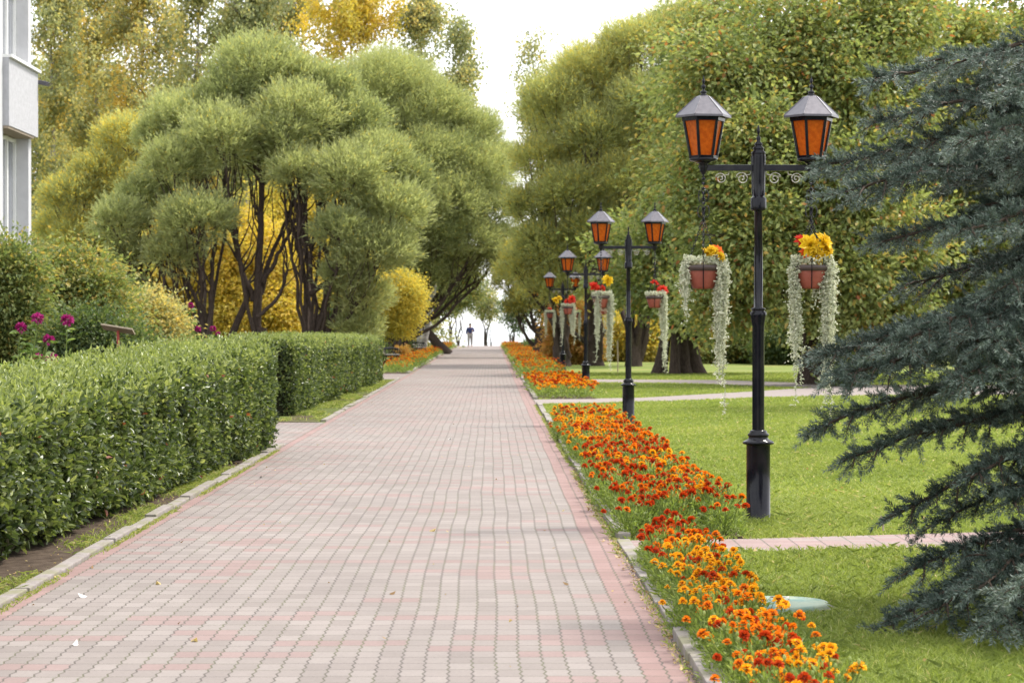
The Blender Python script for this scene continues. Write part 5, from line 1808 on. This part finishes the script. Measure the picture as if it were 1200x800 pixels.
M['skin'] = surf_mat('skin', (0.42, 0.25, 0.18), (0.50, 0.31, 0.23), 20, .55)
M['jacket'] = surf_mat('blue_jacket', (0.02, 0.03, 0.12), (0.03, 0.045, 0.17), 30, .8)
M['trousers'] = surf_mat('pale_trousers', (0.30, 0.29, 0.29), (0.38, 0.37, 0.37), 30, .85)
M['hair'] = surf_mat('dark_hair', (0.02, 0.015, 0.012), (0.04, 0.03, 0.022), 60, .6)
pw = G(551, 407.5)
pw[1] = 172.0
pw[0] = (551 - VX) * 172 / F
per = thing('person', 'distant walker in a blue jacket and pale trousers at the path end', 'person', pw)
J = [(0, 0, .95), (0, 0, 1.12), (0, 0, 1.36), (0, -.01, 1.47), (0, -.03, 1.56), (0, -.03, 1.68), (0, -.03, 1.745),
     (-.10, 0, .90), (-.12, -.08, .50), (-.12, .02, .09), (-.13, -.13, .04),
     (.10, 0, .90), (.11, .06, .50), (.11, .22, .12), (.12, .10, .05),
     (-.19, 0, 1.40), (-.26, .05, 1.12), (-.24, -.14, .96), (-.23, -.22, .93),
     (.19, 0, 1.40), (.28, .04, 1.15), (.20, -.18, 1.22), (.17, -.25, 1.26)]
E = [(0, 1), (1, 2), (2, 3), (3, 4), (4, 5), (5, 6), (0, 7), (7, 8), (8, 9), (9, 10), (0, 11), (11, 12), (12, 13), (13, 14), (2, 15), (15, 16), (16, 17), (17, 18), (2, 19), (19, 20), (20, 21), (21, 22)]
Rr = [.16, .15, .175, .06, .085, .105, .055, .12, .08, .055, .042, .12, .08, .055, .042, .08, .06, .045, .036, .08, .06, .045, .036]
skin_body('body', J, E, Rr, M['skin'], per)
jk = [0, 1, 2, 15, 16, 17, 19, 20, 21]
mp = {v: i for i, v in enumerate(jk)}
skin_body('jacket', [J[i] for i in jk], [(mp[a], mp[b]) for a, b in E if a in mp and b in mp], [Rr[i] + .022 for i in jk], M['jacket'], per)
tk = [0, 7, 8, 9, 11, 12, 13]
mp = {v: i for i, v in enumerate(tk)}
skin_body('trousers', [J[i] for i in tk], [(mp[a], mp[b]) for a, b in E if a in mp and b in mp], [Rr[i] + .016 for i in tk], M['trousers'], per)
mb = MB()
mb.lathe([(.1, 1.62), (.113, 1.67), (.105, 1.73), (.07, 1.775), (.001, 1.79)], 16, (0, -.01, 0))
mb.build('hair', M['hair'], per)

# ------------------------------------------------------------------ light, sky, camera
SUN_EL, SUN_AZ = math.radians(57), math.radians(62)      # azimuth from +Y towards +X
sv = Vector((math.sin(SUN_AZ) * math.cos(SUN_EL), math.cos(SUN_AZ) * math.cos(SUN_EL), math.sin(SUN_EL)))
sl = bpy.data.lights.new('sun', 'SUN')
sl.energy = 2.9
sl.angle = math.radians(9)
sl.color = (1.0, 0.95, 0.87)
so = bpy.data.objects.new('sun', sl)
C.objects.link(so)
so.rotation_euler = (-sv).to_track_quat('-Z', 'Y').to_euler()
so.location = (0, 0, 30)

wd = bpy.data.worlds.new('World')
S.world = wd
wd.use_nodes = True
nt = wd.node_tree
nt.nodes.clear()
out = nt.nodes.new('ShaderNodeOutputWorld')
bg = nt.nodes.new('ShaderNodeBackground')
bg.inputs['Strength'].default_value = 0.15
sky = nt.nodes.new('ShaderNodeTexSky')
sky.sky_type = 'NISHITA'
sky.sun_disc = False
sky.sun_elevation = SUN_EL
sky.sun_rotation = SUN_AZ
sky.air_density = 1.0
sky.dust_density = 4.0
tc = nt.nodes.new('ShaderNodeTexCoord')
nz = nt.nodes.new('ShaderNodeTexNoise')
nz.inputs['Scale'].default_value = 2.2
nz.inputs['Detail'].default_value = 6
nt.links.new(tc.outputs['Generated'], nz.inputs['Vector'])
rp = ramp(nt, [(0.3, (8.0, 8.1, 8.3)), (0.7, (11.5, 11.5, 11.4))])
nt.links.new(nz.outputs[0], rp.inputs[0])
mx = nt.nodes.new('ShaderNodeMix')
mx.data_type = 'RGBA'
mx.inputs[0].default_value = 0.72          # thin high cloud veil
nt.links.new(sky.outputs[0], mx.inputs[6])
nt.links.new(rp.outputs[0], mx.inputs[7])
nt.links.new(mx.outputs[2], bg.inputs[0])
nt.links.new(bg.outputs[0], out.inputs[0])

cam = bpy.data.cameras.new('camera')
cam.sensor_width = 36
cam.lens = F / 1200 * 36
cam.clip_end = 40000
cam.dof.use_dof = True
cam.dof.focus_distance = 15.5
cam.dof.aperture_fstop = 7.0
co = bpy.data.objects.new('camera', cam)
C.objects.link(co)
co.location = (0, 0, H)
yaw, pitch = math.atan((600 - VX) / F), math.atan((400 - VY) / F)
co.rotation_euler = (PI / 2 - pitch, 0, -yaw)
S.camera = co

S.view_settings.view_transform = 'Standard'
S.view_settings.look = 'None'
S.view_settings.gamma = 1
S.view_settings.exposure = 0.85
S.view_settings.use_curve_mapping = False
S.cycles.use_denoising = True
S.cycles.max_bounces = 8
S.cycles.diffuse_bounces = 4
S.cycles.transmission_bounces = 4
S.cycles.sample_clamp_indirect = 6
print('objects', len(bpy.data.objects), 'polys', sum(len(o.data.polygons) for o in bpy.data.objects if o.type == 'MESH'))
